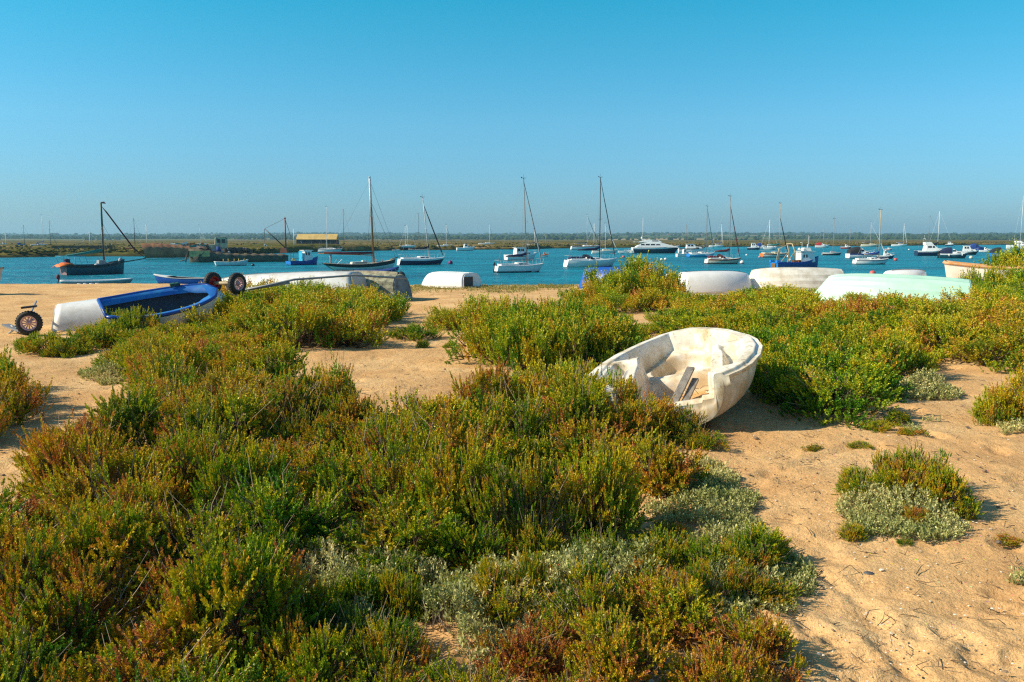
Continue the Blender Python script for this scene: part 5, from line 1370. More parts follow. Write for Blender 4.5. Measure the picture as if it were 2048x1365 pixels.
MB().tube([(fx(.58), 0, Hm * .58), (fx(.99), 0, Hm * .99)], .135, 8).lathe([(.001, -.1), (.13, 0), (.13, .1), (.001, .2)], (mh, 0, Hm), 'z', 8).build('topmast', mat('peeling_white', (.72, .72, .70), .6, var=.25, scale=9, dirt=(.30, .16, .08)), t)
MB().tube([(px2x(746), 0, zz(506)), (px2x(690), 0, zz(507)), (px2x(650), 0, zz(505))], [.14, .15, .10], 8).build('sail_cover', 'maroon', t)
MB().tube([(px2x(748), 0, zz(511)), (px2x(640), 0, zz(507))], .06, 7).build('boom', 'wood', t)
MB().tube([(px2x(663), 0, .6), (px2x(663), 0, zz(508))], .12, 8).build('boom_crutch', 'grey', t)
MB().tube([(L * .42, 0, 1.2), (L * .53, 0, 1.5)], .06, 6).build('bowsprit', 'wood', t)
cabin(t, [(-.12 * L, .7), (-.11 * L, .98), (.10 * L, 1.02), (.13 * L, .75)], .62, .55, 'cream', [(-.08 * L, .08 * L, .82, .92)])
rg = MB()
for s in (-1, 1):
    for dx in (-.5, .1, .5): rg.tube([(fx(.75), 0, Hm * .75), (mf + dx, s * 1.2, .85)], .013, 4)
rg.tube([(fx(.75), 0, Hm * .75), (L * .5, 0, 1.35)], .015, 4).tube([(mh, 0, Hm * .97), (L * .53, 0, 1.5)], .012, 4).tube([(mh, 0, Hm * .97), (-L * .45, 0, .8)], .008, 4)
rg.build('rigging', 'darkmast', t)
MB().ball((0.3 * L, -.3, 1.15), .18).box((.22 * L, .1, 1.15), (.5, .3, .2)).box((.06 * L, 0, 1.05), (.5, .5, .2)).build('deck_gear', 'offwhite', t)
MB().tube([(-.36 * L, 0, .7), (-.31 * L, 0, 1.3), (-.22 * L, .1, .8)], .02, 5).tube([(-.3 * L, .3, .7), (-.24 * L, .1, 1.3), (-.16 * L, .1, .8)], .02, 5).build('cockpit_hoop', 'alu', t)

# --- generic yachts
yacht(797, 893, 530, 'navy yacht with black boom cover and dark furled jib, right of the varnished mast', (858, 847, 395), 'navy', 'white', 'white', 'tan', a=16, mastc='alu', jib=('blackcloth', .9, .075), boom='blackcloth', boomrow=499, B=2.6)
yacht(990, 1092, 545, 'white sailing yacht with black outboard on its stern', (1053, 1047, 357), 'white', 'white', 'offwhite', 'antifoulblue', a=24, mastc='greymast', jib=('grey', .96, .06), boom='navycloth', boomrow=514, motor=True, spreaders=1)
yacht(1130, 1238, 534, 'cream-white sailing yacht with navy sprayhood and tall dark mast, left of the big bush', (1199, 1199, 355), 'offwhite', 'white', 'white', 'antifoul', a=20, mastc='darkmast', jib=('dark', .98, .05), boom='navycloth', boomrow=501, hood='navycloth', B=2.9, helm='navycloth')
yacht(1411, 1484, 528, 'cream yacht with maroon sprayhood and dark red furled jib', (1458, 1457, 393), 'cream', 'offwhite', 'rust', 'antifoul', a=20, mastc='greymast', jib=('maroon', .87, .055), boom='maroon', boomrow=504, hood='maroon', helm='maroon', B=2.6)
yacht(1521, 1579, 515, 'white sailing yacht with varnished orange stern and detached dark jib', (1557, 1557, 407), 'offwhite', 'cream', 'wood', 'antifoul', a=26, mastc='tan', jib=('dark', .75, .08), boom='greencloth', boomrow=492, transom='orange', B=3.0)
yacht(1707, 1779, 529, 'small white yacht with blue boom cover, below the boat with the dark canopy', (1757, 1756, 420), 'white', 'white', 'grey', 'antifoulblue', a=22, mastc='tan', boom='bluecloth', boomrow=510, jib=('offwhite', .45, .05), B=2.5)
yacht(1644, 1684, 511, 'black-hulled sailing boat with thin dark mast right of the blue trawler', (1666, 1666, 438), 'dark', 'grey', 'offwhite', 'dark', a=8, mastc='greymast', B=2.4, detail=1)
yacht(1375, 1432, 515, 'white and blue yacht with dark mast behind the cream and maroon one', (1412, 1412, 413), 'skyblue', 'white', 'white', 'navy', a=24, mastc='greymast', jib=('grey', .97, .05), transom='brightblue', B=2.8)
yacht(1418, 1448, 495, 'distant white yacht with blue cover and leaning white jib, behind the maroon furled jib', (1442, 1442, 448), 'white', 'white', a=10, boom='bluecloth', jib=('white', .98, .07), detail=1, mastc='white')
yacht(1783, 1815, 493, 'distant white yacht with blue cover near the right marsh shore', (1806, 1806, 447), 'white', 'white', a=10, boom='bluecloth', jib=('white', .98, .07), detail=1, mastc='white')
yacht(1722, 1764, 494, 'distant cream yacht with navy cover behind the dark-canopied boat', (1741, 1740, 444), 'cream', 'cream', a=10, boom='navycloth', jib=('white', .9, .07), detail=1, mastc='alu')
yacht(1110 + 32, 1202, 500, 'low white yacht with dark cover partly hidden behind the yacht with the navy sprayhood', (1174, 1174, 430), 'white', 'white', 'black', a=14, boom='navycloth', jib=('darkmast', .97, .07), detail=1, mastc='alu')
yacht(1184, 1236, 508, 'white yacht without sails just beyond the yacht with the navy sprayhood', (1211, 1210, 447), 'offwhite', 'cream', a=10, jib=('white', .97, .05), detail=1)
yacht(1036, 1080, 497, 'dark-hulled yacht with a short white mast near the sand spit', (1069, 1069, 457), 'dark', 'white', a=8, detail=1, mastc='white', boom='blackcloth')
yacht(799, 832, 496, 'small yacht with two pale masts aground on the far marsh edge', (811, 811, 452), 'offwhite', 'white', a=5, detail=1, mastc='white', z=-1.2)
yacht(874, 906, 495, 'white yacht lying on the far bank behind the forestay of the navy yacht', (893, 893, 450), 'white', 'white', a=5, detail=1, mastc='white', z=-1.2, jib=('grey', .95, .05))
yacht(957, 990, 491, 'small white yacht aground on the sand spit right of the motor cruiser', (979, 979, 449), 'white', 'white', a=5, detail=1, mastc='white', z=-1.1, jib=('greymast', .95, .05))
yacht(637, 686, 505, 'white yacht in front of the black shed', (654, 655, 414), 'white', 'white', 'grey', a=-8, mastc='white', jib=None, z=-1.9, B=3.0)
yacht(62, 95, 493, 'white yacht with blue cover aground on the marsh at the far left', (88, 87, 430), 'white', 'white', a=4, boom='bluecloth', detail=1, mastc='white', z=-1.3, hood='bluecloth')
yacht(396, 414, 490, 'tiny yacht with two pale masts on the marsh behind the barge wreck', (402, 400, 450), 'white', 'offwhite', a=4, detail=1, mastc='white', z=-1.2, jib=('white', .98, .05))
yacht(832, 850, 497, 'dark yacht with a bare black mast beyond the navy yacht', (838, 838, 428), 'dark', 'dark', a=10, detail=1, mastc='dark', z=-1.5, wins=False)
# masts of boats on the far side of the marsh
for px_, top, base, colr, lab in [(49, 450, 489, 'grey', 'thin grey mast of a boat over the blue dinghy at the far left'), (12, 465, 490, 'white', 'short white mast at the far left edge'), (101, 441, 488, 'grey', 'grey mast just right of the yacht with the blue cover'), (180, 464, 488, 'white', 'short white mast left of the green fishing boat'),
                                  (205, 449, 486, 'white', 'pale mast just left of the green boat\'s own mast'), (270, 437, 489, 'darkmast', 'dark mast rising behind the furled sail of the green boat'), (294, 449, 490, 'white', 'pale mast left of the rusty hulk'), (588, 458, 490, 'white', 'short white mast right of the crane'),
                                  (688, 418, 490, 'wood', 'brown mast with white top right of the black shed'), (815, 450, 492, 'white', 'right one of the two close white masts on the marsh'), (1092, 466, 490, 'grey', 'faint short mast beyond the dark-hulled yacht'), (1188, 447, 494, 'white', 'white mast between the tall dark mast and its neighbour'),
                                  (1372, 449, 492, 'greymast', 'dark thin mast behind the white cabin cruiser'), (1538, 440, 494, 'white', 'pale mast left of the orange-sterned yacht'), (1647, 458, 490, 'grey', 'faint mast right of the trawler wheelhouse'), (1699, 458, 497, 'grey', 'thin mast over the small red-hulled boat'), (1616, 470, 492, 'grey', 'short faint mast behind the trawler wheelhouse')]:
    dist = 210 if px_ < 600 else 300 if px_ < 1000 else 420
    Yd = dist; sl = slope(base); X0 = xr(px_, base) * Yd; zb = max(zrow(base, Yd), -1.9); zt = zrow(top, Yd)
    t = thing('boat_mast', lab, 'mast', (X0, Yd, zb), 0)
    MB().tube([(0, 0, -.1), (0, 0, zt - zb)], [.10 * Yd / 250, .06 * Yd / 250], 6).build('pole', colr, t)
    MB().tube([(0, 0, zt - zb), (2.2 * Yd / 250, 0, (zt - zb) * .12)], .012 * Yd / 200, 4).tube([(0, 0, zt - zb), (-2.4 * Yd / 250, 0, .1)], .010 * Yd / 200, 4).tube([(0, -.6, (zt - zb) * .6), (0, .6, (zt - zb) * .6)], .02, 4).build('rigging', colr, t)

# --- motor boats
motorboat(1010, 1076, 521, 'white fishing cruiser with tall wheelhouse behind the yacht with the outboard', 'cabin', 'white', 'white', a=18, hgt=.95, B=2.6)
motorboat(913, 951, 502, 'small white motor cruiser alone on the water left of the sand spit', 'cuddy', 'white', 'white', a=10, hgt=1.5)
motorboat(1356, 1411, 506, 'white and black cabin cruiser at the bow of the large navy motor yacht', 'cabin', 'white', 'white', 'black', a=10, stripe='black', hgt=.85)
motorboat(1352, 1386, 514, 'small white boat with orange bits left of the blue and white yacht', 'cuddy', 'white', 'offwhite', a=22, hgt=1.2)
motorboat(1494, 1522, 500, 'small navy-hulled cabin boat with white wheelhouse in mid-channel', 'cabin', 'navy', 'white', 'navy', a=8, hgt=1.1)
motorboat(1512, 1536, 498, 'small white boat with blue canopy left of the orange-sterned yacht', 'cuddy', 'white', 'white', a=8, canopy='bluecloth', hgt=1.4)
motorboat(1526, 1556, 500, 'white day boat behind the orange-sterned yacht', 'cabin', 'white', 'white', a=8, hgt=.8)
motorboat(1630, 1660, 496, 'far white boat with a red cover right of the trawler wheelhouse', 'cuddy', 'white', 'white', a=5, canopy='red', hgt=1.2)
motorboat(1681, 1704, 498, 'far small red-hulled boat left of the dark-canopied boat', 'cuddy', 'red', 'white', 'red', a=5, hgt=1.2)
motorboat(1693, 1752, 517, 'white motor boat with a tall black canvas canopy over its stern', 'cuddy', 'white', 'white', 'antifoulblue', a=20, canopy='blackcloth', stripe='bluecloth', hgt=1.25, B=2.8)
motorboat(1752, 1790, 518, 'dark-hulled speedboat with white cuddy behind the small white yacht with blue boom cover', 'cuddy', 'navy', 'white', a=8, hgt=1.3)
motorboat(1769, 1785, 501, 'tiny pink and white dinghy afloat above the dark speedboat', 'cuddy', 'pink', 'white', a=5, hgt=.6)
motorboat(1830, 1896, 512, 'large white and navy motor cruiser with flybridge and two masts behind it', 'flybridge', 'navy', 'white', 'navy', a=16, hgt=1.05, B=3.4)
motorboat(1877, 1938, 517, 'dark speedboat with white cabin top, two fenders and black outboards', 'cuddy', 'teal', 'white', 'dark', a=12, canopy='navycloth', motors=2, hgt=1.15, fenders=True, stripe='white')
motorboat(1912, 1958, 510, 'dark-hulled launch with open glazed wheelhouse behind the speedboat with outboards', 'cabin', 'dark', 'white', 'dark', a=10, hgt=.95)
motorboat(1936, 1974, 502, 'bright blue covered boat on the right near the marsh', 'cuddy', 'blue', 'bluecloth', 'navy', a=8, canopy='bluecloth', hgt=1.3)
motorboat(1958, 1984, 505, 'small white and dark dinghy cruiser just right of the bright blue covered boat', 'cuddy', 'white', 'white', a=10, hgt=1.0)
motorboat(1979, 2030, 514, 'sky-blue boat under a dark canvas cover at the right', 'open', 'brightblue', 'brightblue', 'navy', a=15, canopy='blackcloth', hgt=1.1, B=2.4)
motorboat(1890, 1909, 492, 'far little navy and white fishing boat on the right', 'cabin', 'navy', 'white', a=5, hgt=1.0)
motorboat(2012, 2075, 499, 'white motor yacht cut off by the right edge of the picture', 'flybridge', 'white', 'white', a=8, hgt=.8)
motorboat(34, 52, 492, 'small bright blue boat aground on the marsh at the far left', 'open', 'skyblue', 'skyblue', a=5, z=-1.3, canopy='bluecloth', hgt=.8)
motorboat(0, 14, 490, 'white boat end at the far left edge on the marsh', 'cuddy', 'white', 'white', a=5, z=-1.2)
motorboat(1080, 1098, 514, 'little white tender with orange bits right of the tall mast yacht', 'cuddy', 'white', 'orange', a=5, hgt=.7)
motorboat(1236, 1262, 507, 'white and dark tender lying astern of the large navy motor yacht', 'open', 'white', 'white', 'dark', a=5, hgt=.6)
motorboat(518, 545, 500, 'small white cabin boat on the far bank left of the crane', 'cuddy', 'white', 'white', a=-6, z=-1.3, hgt=1.2)
motorboat(742, 756, 501, 'tiny white dinghy on the far water right of the varnished mast', 'open', 'white', 'white', a=5, hgt=.4)
motorboat(785, 800, 503, 'tiny white dinghy on the far water left of the navy yacht', 'open', 'white', 'white', a=5, hgt=.4)
# masts of the big cruiser's neighbours and the two-legged mast on the right
for px_, top, base, colr, dist, lab in [(1856, 431, 497, 'greymast', 240, 'left of the two tall masts over the large white and navy cruiser'), (1875, 423, 497, 'white', 240, 'right of the two tall masts over the large white and navy cruiser'), (2040, 392, 492, 'white', 320, 'tall pale mast at the right edge over the white motor yacht')]:
    X0 = xr(px_, base) * dist; zb = zrow(base, dist); zt = zrow(top, dist)
    t = thing('boat_mast', lab, 'mast', (X0, dist, zb), 0)
    MB().tube([(0, 0, -.6), (0, 0, zt - zb)], [.07, .045], 6).build('pole', colr, t)
    MB().tube([(0, 0, zt - zb), (3.5, 0, (zt - zb) * .25)], .022, 4).tube([(0, 0, zt - zb), (-2.8, 0, .1)], .014, 4).build('rigging', colr, t)
    if px_ < 2000: MB().tube([(0.1, 0, 1.6), (-.8, 0, 1.3), (-2.6, 0, 1.25)], [.22, .18, .08], 7).build('sail_cover', 'navycloth', t)

# --- large navy motor yacht
x, y, yaw, L = place(1264, 1360, 507, 9)
t = thing('motor_yacht', 'large motor yacht with navy hull and white streamlined superstructure', 'motor yacht', (x, y, WATER), yaw)
t.scale = (1.03, 1, 1.25)
P, sh = hull(L, 3.8, 1.15, .3, tw=.9, sb=.35, ss=-.0, rake=.12, full=.42, K=8)
mb = MB(); add_hull(mb, P, 8, .06, 1, 0, 1, 2, True, 3); mb.build('hull', [mat('teal_navy', (.012, .04, .065), .25), 'dark', 'white', 'white'], t)
deck_mb(sh, .05, .02, .05).build('deck', 'white', t); rail_mb(sh, .05).build('rub_rail', 'white', t)
cabin(t, [(-.44 * L, 1.1), (-.40 * L, 1.5), (-.30 * L, 2.0), (-.12 * L, 2.25), (.06 * L, 2.2), (.24 * L, 1.75), (.42 * L, 1.35), (.46 * L, 1.15)], 1.65, 1.2, 'white',
      [(-.33 * L, -.25 * L, 1.60, 1.88, .1), (-.235 * L, -.145 * L, 1.60, 1.88, .08), (-.13 * L, -.035 * L, 1.60, 1.88, .08), (-.02 * L, .075 * L, 1.60, 1.84, .2)])
cabin(t, [(-.36 * L, 2.15), (-.34 * L, 2.35), (-.14 * L, 2.75), (.03 * L, 2.65), (.12 * L, 2.2)], 1.1, .9, 'white', [(-.10 * L, .04 * L, 2.38, 2.58, .2)], name='flybridge')
MB().box((-.50 * L, 0, .35), (.06 * L, 3.2, .5)).box((-.47 * L, 0, .95), (.05 * L, 3.3, .5), 0, None, .85).build('bathing_platform', 'offwhite', t)
MB().box((-.37 * L, 0, 2.28), (.18 * L, 2.6, .08)).build('canopy', 'white', t)
MB().tube([(-.28 * L, 0, 2.3), (-.28 * L, 0, zrow(450, y) - WATER)], .05, 6).ball((-.30 * L, 0, 3.1), .25).box((-.26 * L, 0, 2.7), (.9, .3, .25)).build('radar_mast', 'offwhite', t)
MB().box((0, -1.72, 1.25), (.8 * L, .03, .05)).box((0, 1.72, 1.25), (.8 * L, .03, .05)).build('trim_line', 'dark', t)

# --- blue trawler
x, y, yaw, L = place(1539, 1644, 539, 24, trans=1.2)
t = thing('trawler', 'blue trawler with white wheelhouse and stern gantry', 'fishing boat', (x, y, WATER), yaw)
P, sh = hull(L, 2.7, .85, .4, tw=.92, sb=.85, ss=-.0, rake=.02, full=.38, K=8, vee=.6)
mb = MB(); add_hull(mb, P, 8, .05, 1, 0, 1, 2, True, 3); mb.build('hull', [mat('trawler_blue', (.012, .07, .26), .5, var=.12, scale=2, dirt=(.04, .07, .14)), 'antifoul', 'blue', 'brightblue'], t)
deck_mb(sh, .06, .35, .0).build('deck', 'tan', t); rail_mb(sh, .04).build('gunwale', 'blue', t)
MB().box((-.5 * L - .02, 0, .42), (.05, 1.2, .62)).build('stern_door', mat('rusty_ochre', (.22, .12, .03), .8, var=.4, scale=6, dirt=(.10, .03, .02)), t)
wh = cabin(t, [(.06 * L, .6), (.05 * L, 2.05), (.33 * L, 2.15), (.36 * L, .9)], .88, .82, 'white', [(.09 * L, .125 * L, 1.42, 1.78, 0), (.15 * L, .185 * L, 1.42, 1.78, 0)])
MB().box((.345 * L, 0, 1.6), (.04, 1.2, .4)).build('windscreen', 'skyblue', wh)
MB().box((.19 * L, 0, 2.16), (.34 * L, 1.95, .08)).build('roof', 'white', t)
MB().box((.21 * L, 0, 2.40), (.16 * L, 1.1, .36), 0, None, .8).ball((.10 * L, .5, 2.42), .16).ball((.12 * L, -.5, 2.4), .14).tube([(.24 * L, 0, 2.4), (.24 * L, 0, 3.0)], .05, 6).tube([(.08 * L, -.7, 2.35), (.08 * L, .7, 2.35)], .03, 6).tube([(.26 * L, 0, 2.5), (.27 * L, 0, 4.0)], .025, 5).tube([(.12 * L, 0, 2.3), (.12 * L, 0, 3.2), (.12 * L, .5, 3.2)], .025, 5).build('roof_gear', 'offwhite', t)
g_ = MB()
for s in (-1, 1):
    g_.tube([(-.12 * L, s * .85, .7), (-.10 * L, s * .85, 2.2), (-.16 * L, s * .75, 3.05)], .07, 6).tube([(-.12 * L, s * .85, 2.0), (-.28 * L, s * .9, .75)], .04, 6)
g_.tube([(-.16 * L, -.8, 3.05), (-.16 * L, .8, 3.05)], .07, 6).tube([(-.16 * L, 0, 3.05), (-.42 * L, 0, 2.4)], .04, 6)
g_.tube([(-.42 * L, -.4, .7), (-.42 * L, -.4, 2.5)], .08, 6).tube([(-.42 * L, -.4, 2.5), (-.49 * L, -.5, .8)], .04, 6).build('gantry', 'tan', t)
MB().box((-.03 * L, -.3, .85), (.9, .8, .5), 0, None, .8).ball((.03 * L, -.6, .95), .2).tube([(-.05 * L, -.9, 1.1), (.05 * L, -.9, 1.15)], .03, 5).build('winch', 'rust', t)
for s in (-1, 1): MB().box((-.47 * L, s * .95, .95), (.5, .55, .28), 0, None, .85).build('fish_box', 'brightblue', t)

# --- small blue fishing boat by the barge
x, y, yaw, L = place(572, 641, 530, 22, trans=1.1)
t = thing('fishing_boat', 'small blue fishing boat with white wheelhouse moored in front of the barge wreck', 'fishing boat', (x, y, WATER), yaw)
P, sh = hull(L, 2.1, .55, .3, tw=.9, sb=1.1, ss=0, rake=.05, full=.4, K=8)
mb = MB(); add_hull(mb, P, 8, .05, 1, 0, 1, 2, True, 3); mb.build('hull', ['blue', 'navy', 'blue', 'brightblue'], t)
deck_mb(sh, .05, .25, 0).build('deck', 'offwhite', t); rail_mb(sh, .03).build('gunwale', 'blue', t)
cabin(t, [(-.0 * L, .3), (-.0 * L, 2.0), (.24 * L, 2.0), (.27 * L, .6)], .72, .68, 'white', [(.03 * L, .08 * L, 1.35, 1.75, 0), (.11 * L, .17 * L, 1.35, 1.75, 0)])
MB().box((.12 * L, 0, 2.03), (.32 * L, 1.55, .07)).build('roof', 'white', t)
MB().box((-.08 * L, 0, 1.1), (.02, 1.3, 1.6)).build('blue_panel', 'skyblue', t)
MB().tube([(-.36 * L, -.7, .5), (-.36 * L, -.6, 1.6), (-.30 * L, 0, 1.8), (-.36 * L, .6, 1.6), (-.36 * L, .7, .5)], .03, 6).tube([(-.48 * L, -.8, .9), (-.2 * L, -.8, .9)], .02, 5).build('pot_hauler', 'dark', t)
MB().lathe([(.16, -.05), (.24, -.03), (.24, .03), (.16, .05), (.16, -.05)], (-.40 * L, -.95, .72), 'y', 14).build('life_ring', 'yellow', t)
# --- pale open boat with yellow posts
x, y, yaw, L = place(429, 498, 532, 8)
r_, sh = dinghy((x, y, WATER), yaw, L, 1.7, .52, 'pale blue-white open boat with yellow posts moored in front of the barge wreck', mat('pale_blue_hull', (.60, .74, .74), .4), 'navy', name='open_boat', cat='boat', rim='white', rimr=.04, bottom='dark', bot=.05, sb=.6, tw=.75, D=.2)
for k, f in enumerate((-.25, -.1, .08, .22, .34)): MB().tube([(f * L, -.3 + .15 * k, .3), (f * L + (.25 if k > 3 else 0), -.3 + .15 * k, .95)], .05, 6).build('marker_post', 'yellow', r_)
MB().ball((.12 * L, .1, .55), .28).ball((-.05 * L, 0, .5), .22).build('gear_pile', 'blackcloth', r_)
# --- covered double-ender by the beach
x, y, yaw, L = place(708, 799, 557, 14, trans=.2)
r_, sh = dinghy((x, y, WATER), yaw, L, 1.7, .62, 'cream boat under a blue cover with white spots, moored close behind the old wooden boat', mat('cream_hull', (.66, .62, .42), .45), 'dark', name='covered_boat', cat='boat', rim='navy', rimr=.04, sb=.5, tw=.35, cover=mat('spotted_cover', (.015, .05, .22), .7, var=.1, scale=3), bottom='dark', bot=.04, stripe='bluecloth', D=.25)
w_ = MB()
for k in range(9):
    q = sh[2 + k * 2]; w_.lathe([(.001, -.03), (.05, -.01), (.05, .01), (.001, .03)], (q[0], -(q[1] + .02), q[2] - .06), 'y', 8)
w_.build('cover_toggles', 'white', r_)

# --- wrecks on the far bank
x, y = at(478, 524, WATER)
t = thing('barge_wreck', 'long dark decaying barge wreck with yellowed stern lying along the far bank', 'wreck', (x, y, WATER), -math.atan2(x, y) + R(2))
L = 202 * y / FPX * .92; k_ = L / 202
rows = []
for i in range(41):
    f = i / 40; X0 = -L / 2 + f * L; top = 2.15 - .75 * sstep(.0, .5, f) - .25 * f + .10 * math.sin(i * 1.7) * (i > 3); hw = 2.6 * (1 - .45 * max(0, 1 - f * 9) ** 1.5)
    rows.append([(X0, -hw, float(top)), (X0, -hw * 1.03, .9), (X0, -hw * .98, .3), (X0 + .3 * (i == 0), -hw * .8, -.5), (X0, hw * .8, -.5), (X0, hw, float(top)), (X0, hw * .9, float(top) - .25), (X0, -hw * .9, float(top) - .2)])
hullm = mat('rotten_planks', (.14, .115, .075), .9, var=.3, scale=1.3, dirt=(.03, .028, .022), bump=.6)
mb = MB().grid(rows, wrap=True); mb.add(rows[0], [tuple(range(8))]).add(rows[-1], [tuple(range(8))]); mb.build('hull', hullm, t)
MB().grid([[(-L / 2 - .06, s * q_, zq) for q_, zq in ((-1.9, .95), (-1.95, 1.85))] for s in (1, .4, -.4, -1)]).box((-L / 2 + 1.6, -2.72, 1.35), (3.0, .08, .9)).build('stern_planking', mat('yellowed_planks', (.70, .50, .20), .85, var=.2, scale=2, dirt=(.28, .22, .10)), t)
MB().tube([(-L / 2 - .3, -1, 1.2), (-L / 2 - .5, -1.1, -.2)], .09, 6).tube([(-L / 2 + 1.6, -2.85, 1.4), (-L / 2 + 1.4, -3.0, -.2)], .10, 6).tube([(-L / 2 + 2.2, -2.8, 1.5), (-L / 2 + .6, -3.2, .1)], .05, 6).build('timber_post', 'dark', t)
cabin(t, [(.0 - .30 * L, 1.5), (-.30 * L, 2.7), (-.24 * L, 2.8), (-.23 * L, 3.9), (-.13 * L, 4.0), (-.11 * L, 3.7), (-.11 * L, 1.4)], 1.3, 1.25, mat('rusted_wheelhouse', (.62, .50, .32), .8, var=.3, scale=1.5, dirt=(.14, .10, .07)), [(-.215 * L, -.185 * L, 3.0, 3.6, 0), (-.17 * L, -.135 * L, 3.0, 3.6, 0)], name='wheelhouse')
d_ = MB(); rs_ = random.Random(4)
for k in range(90):
    X0 = rs_.uniform(-.42, .12) * L; d_.box((X0, rs_.uniform(-1.6, 1.2), 1.75 + rs_.uniform(0, .5) - .9 * max(0, X0 / L + .15)), (rs_.uniform(.2, 1.1), rs_.uniform(.2, .7), rs_.uniform(.1, .5)), 0, (rs_.uniform(-.5, .5), rs_.uniform(-.6, .6), rs_.uniform(0, 3)))
d_.build('scrap_heap', mat('scrap', (.16, .11, .08), .8, var=.4, scale=.8, dirt=(.03, .03, .035)), t)
MB().lathe([(.001, 0), (.3, 0), (.3, .9), (.001, .9)], (-.205 * L, -2.0, 1.55), 'z', 14).build('drum', 'bluecloth', t)
MB().box((-.25 * L, -1.5, 1.9), (.5, .4, .3)).ball((-.17 * L, -2.1, 1.65), .2).ball((-.10 * L, -1.9, 1.5), .25).build('white_scrap', 'grey', t)
# crane on the barge
x, y = at(572, 505, -1.2)
t = thing('derrick_crane', 'old derrick with dark red mast and black jib standing by the barge wreck', 'crane', (x, y, -1.3), 0)
zz = lambda row: zrow(row, y) + 1.3; kx = lambda px: (px - 572) * y / FPX
MB().tube([(0, 0, 0), (0, 0, zz(437))], [.16, .12], 8).ball((0, 0, zz(437)), .2).build('mast', mat('dark_red_steel', (.16, .03, .03), .6), t)
MB().tube([(kx(571), 0, zz(496)), (kx(531), 0, zz(458))], [.11, .10], 8).build('jib', 'black', t)
MB().tube([(kx(531), 0, zz(458)), (kx(571), 0, zz(438))], .035, 5).tube([(kx(530.5), 0, zz(458)), (kx(530.5), 0, zz(488))], .05, 5).tube([(0, 0, zz(438)), (kx(583), 0, zz(475))], .05, 5).build('cable', 'dark', t)
MB().box((-.4, 0, .5), (1.6, 1.2, 1.0), 0, None, .7).build('winch_house', 'rust', t)
x, y = at(372, 509, -1.2)
t = thing('rusty_hulk', 'long rust-brown hulk lying on the far bank left of the barge wheelhouse', 'wreck', (x, y, -1.5), -math.atan2(x, y))
L = 150 * y / FPX
rows = []
for i in range(33):
    f = i / 32; X0 = -L / 2 + f * L; top = 2.3 - 1.2 * sstep(.1, 1, f) + .08 * math.sin(i * 2.3)
    rows.append([(X0 - .6 * (i == 0), -1.8, float(top)), (X0, -1.9, .5), (X0, -1.7, -.3), (X0, 1.7, -.3), (X0, 1.8, float(top)), (X0, 0, float(top) - .3)])
mb = MB().grid(rows, wrap=True); mb.add(rows[0], [tuple(range(6))]).add(rows[-1], [tuple(range(6))]); mb.build('hull', mat('rust_plates', (.42, .19, .09), .9, var=.35, scale=.9, dirt=(.20, .085, .045), bump=.5), t)
d_ = MB()
for k in range(30): d_.box((rs_.uniform(-.45, .35) * L, rs_.uniform(-1.2, 1.2), 2.2 - rs_.uniform(0, .6)), (rs_.uniform(.3, 1.4), .5, rs_.uniform(.1, .4)), 0, (0, rs_.uniform(-.3, .3), 0))
for nm_, col_ in (('orange_scrap', 'orange'), ('pale_scrap', 'offwhite'), ('green_scrap', 'greencloth')):
    q_ = MB()
    for k in range(5): q_.box((rs_.uniform(-.45, .4) * L, rs_.uniform(-1.5, -.5), 2.35 - rs_.uniform(0, .8)), (rs_.uniform(.4, 1.6), .5, rs_.uniform(.15, .45)), 0, (0, rs_.uniform(-.3, .3), 0))
    q_.build(nm_, col_, t)
d_.build('scrap_heap', mat('mixed_scrap', (.42, .30, .22), .7, var=.4, scale=.6, dirt=(.10, .05, .04)), t)
x, y = at(165, 500, -1.1)
t = thing('dark_hulk', 'low dark hulk on the marsh behind the green fishing boat', 'wreck', (x, y, -1.3), -math.atan2(x, y))
L = 108 * y / FPX
rows = [[(-L / 2 + L * i / 20, -1.5, 1.25 + .05 * math.sin(i * 2)), (-L / 2 + L * i / 20, -1.5, -.2), (-L / 2 + L * i / 20, 1.5, -.2), (-L / 2 + L * i / 20, 1.5, 1.2)] for i in range(21)]
mb = MB().grid(rows, wrap=True, smooth=False); mb.add(rows[0], [(0, 1, 2, 3)]).add(rows[-1], [(0, 1, 2, 3)]); mb.build('hull', hullm, t)
for k, (px_, col_) in enumerate([(340, 'greencloth'), (352, 'pinkred'), (366, 'rust'), (378, 'brightblue'), (312, 'red'), (258, 'red')]):
    x, y = at(px_, 498 if px_ > 320 else 501, -1.0)
    motorboat(px_ - 8, px_ + 8, 497 if px_ > 320 else 500, ['small green', 'small pink', 'small rust-brown', 'small bright blue', 'small red', 'far left small red'][k] + ' boat resting on the far bank near the rusty hulk', 'open', col_, col_, a=0, z=-1.1 + (.9 if px_ > 320 else 0), hgt=.5, name='beached_boat')

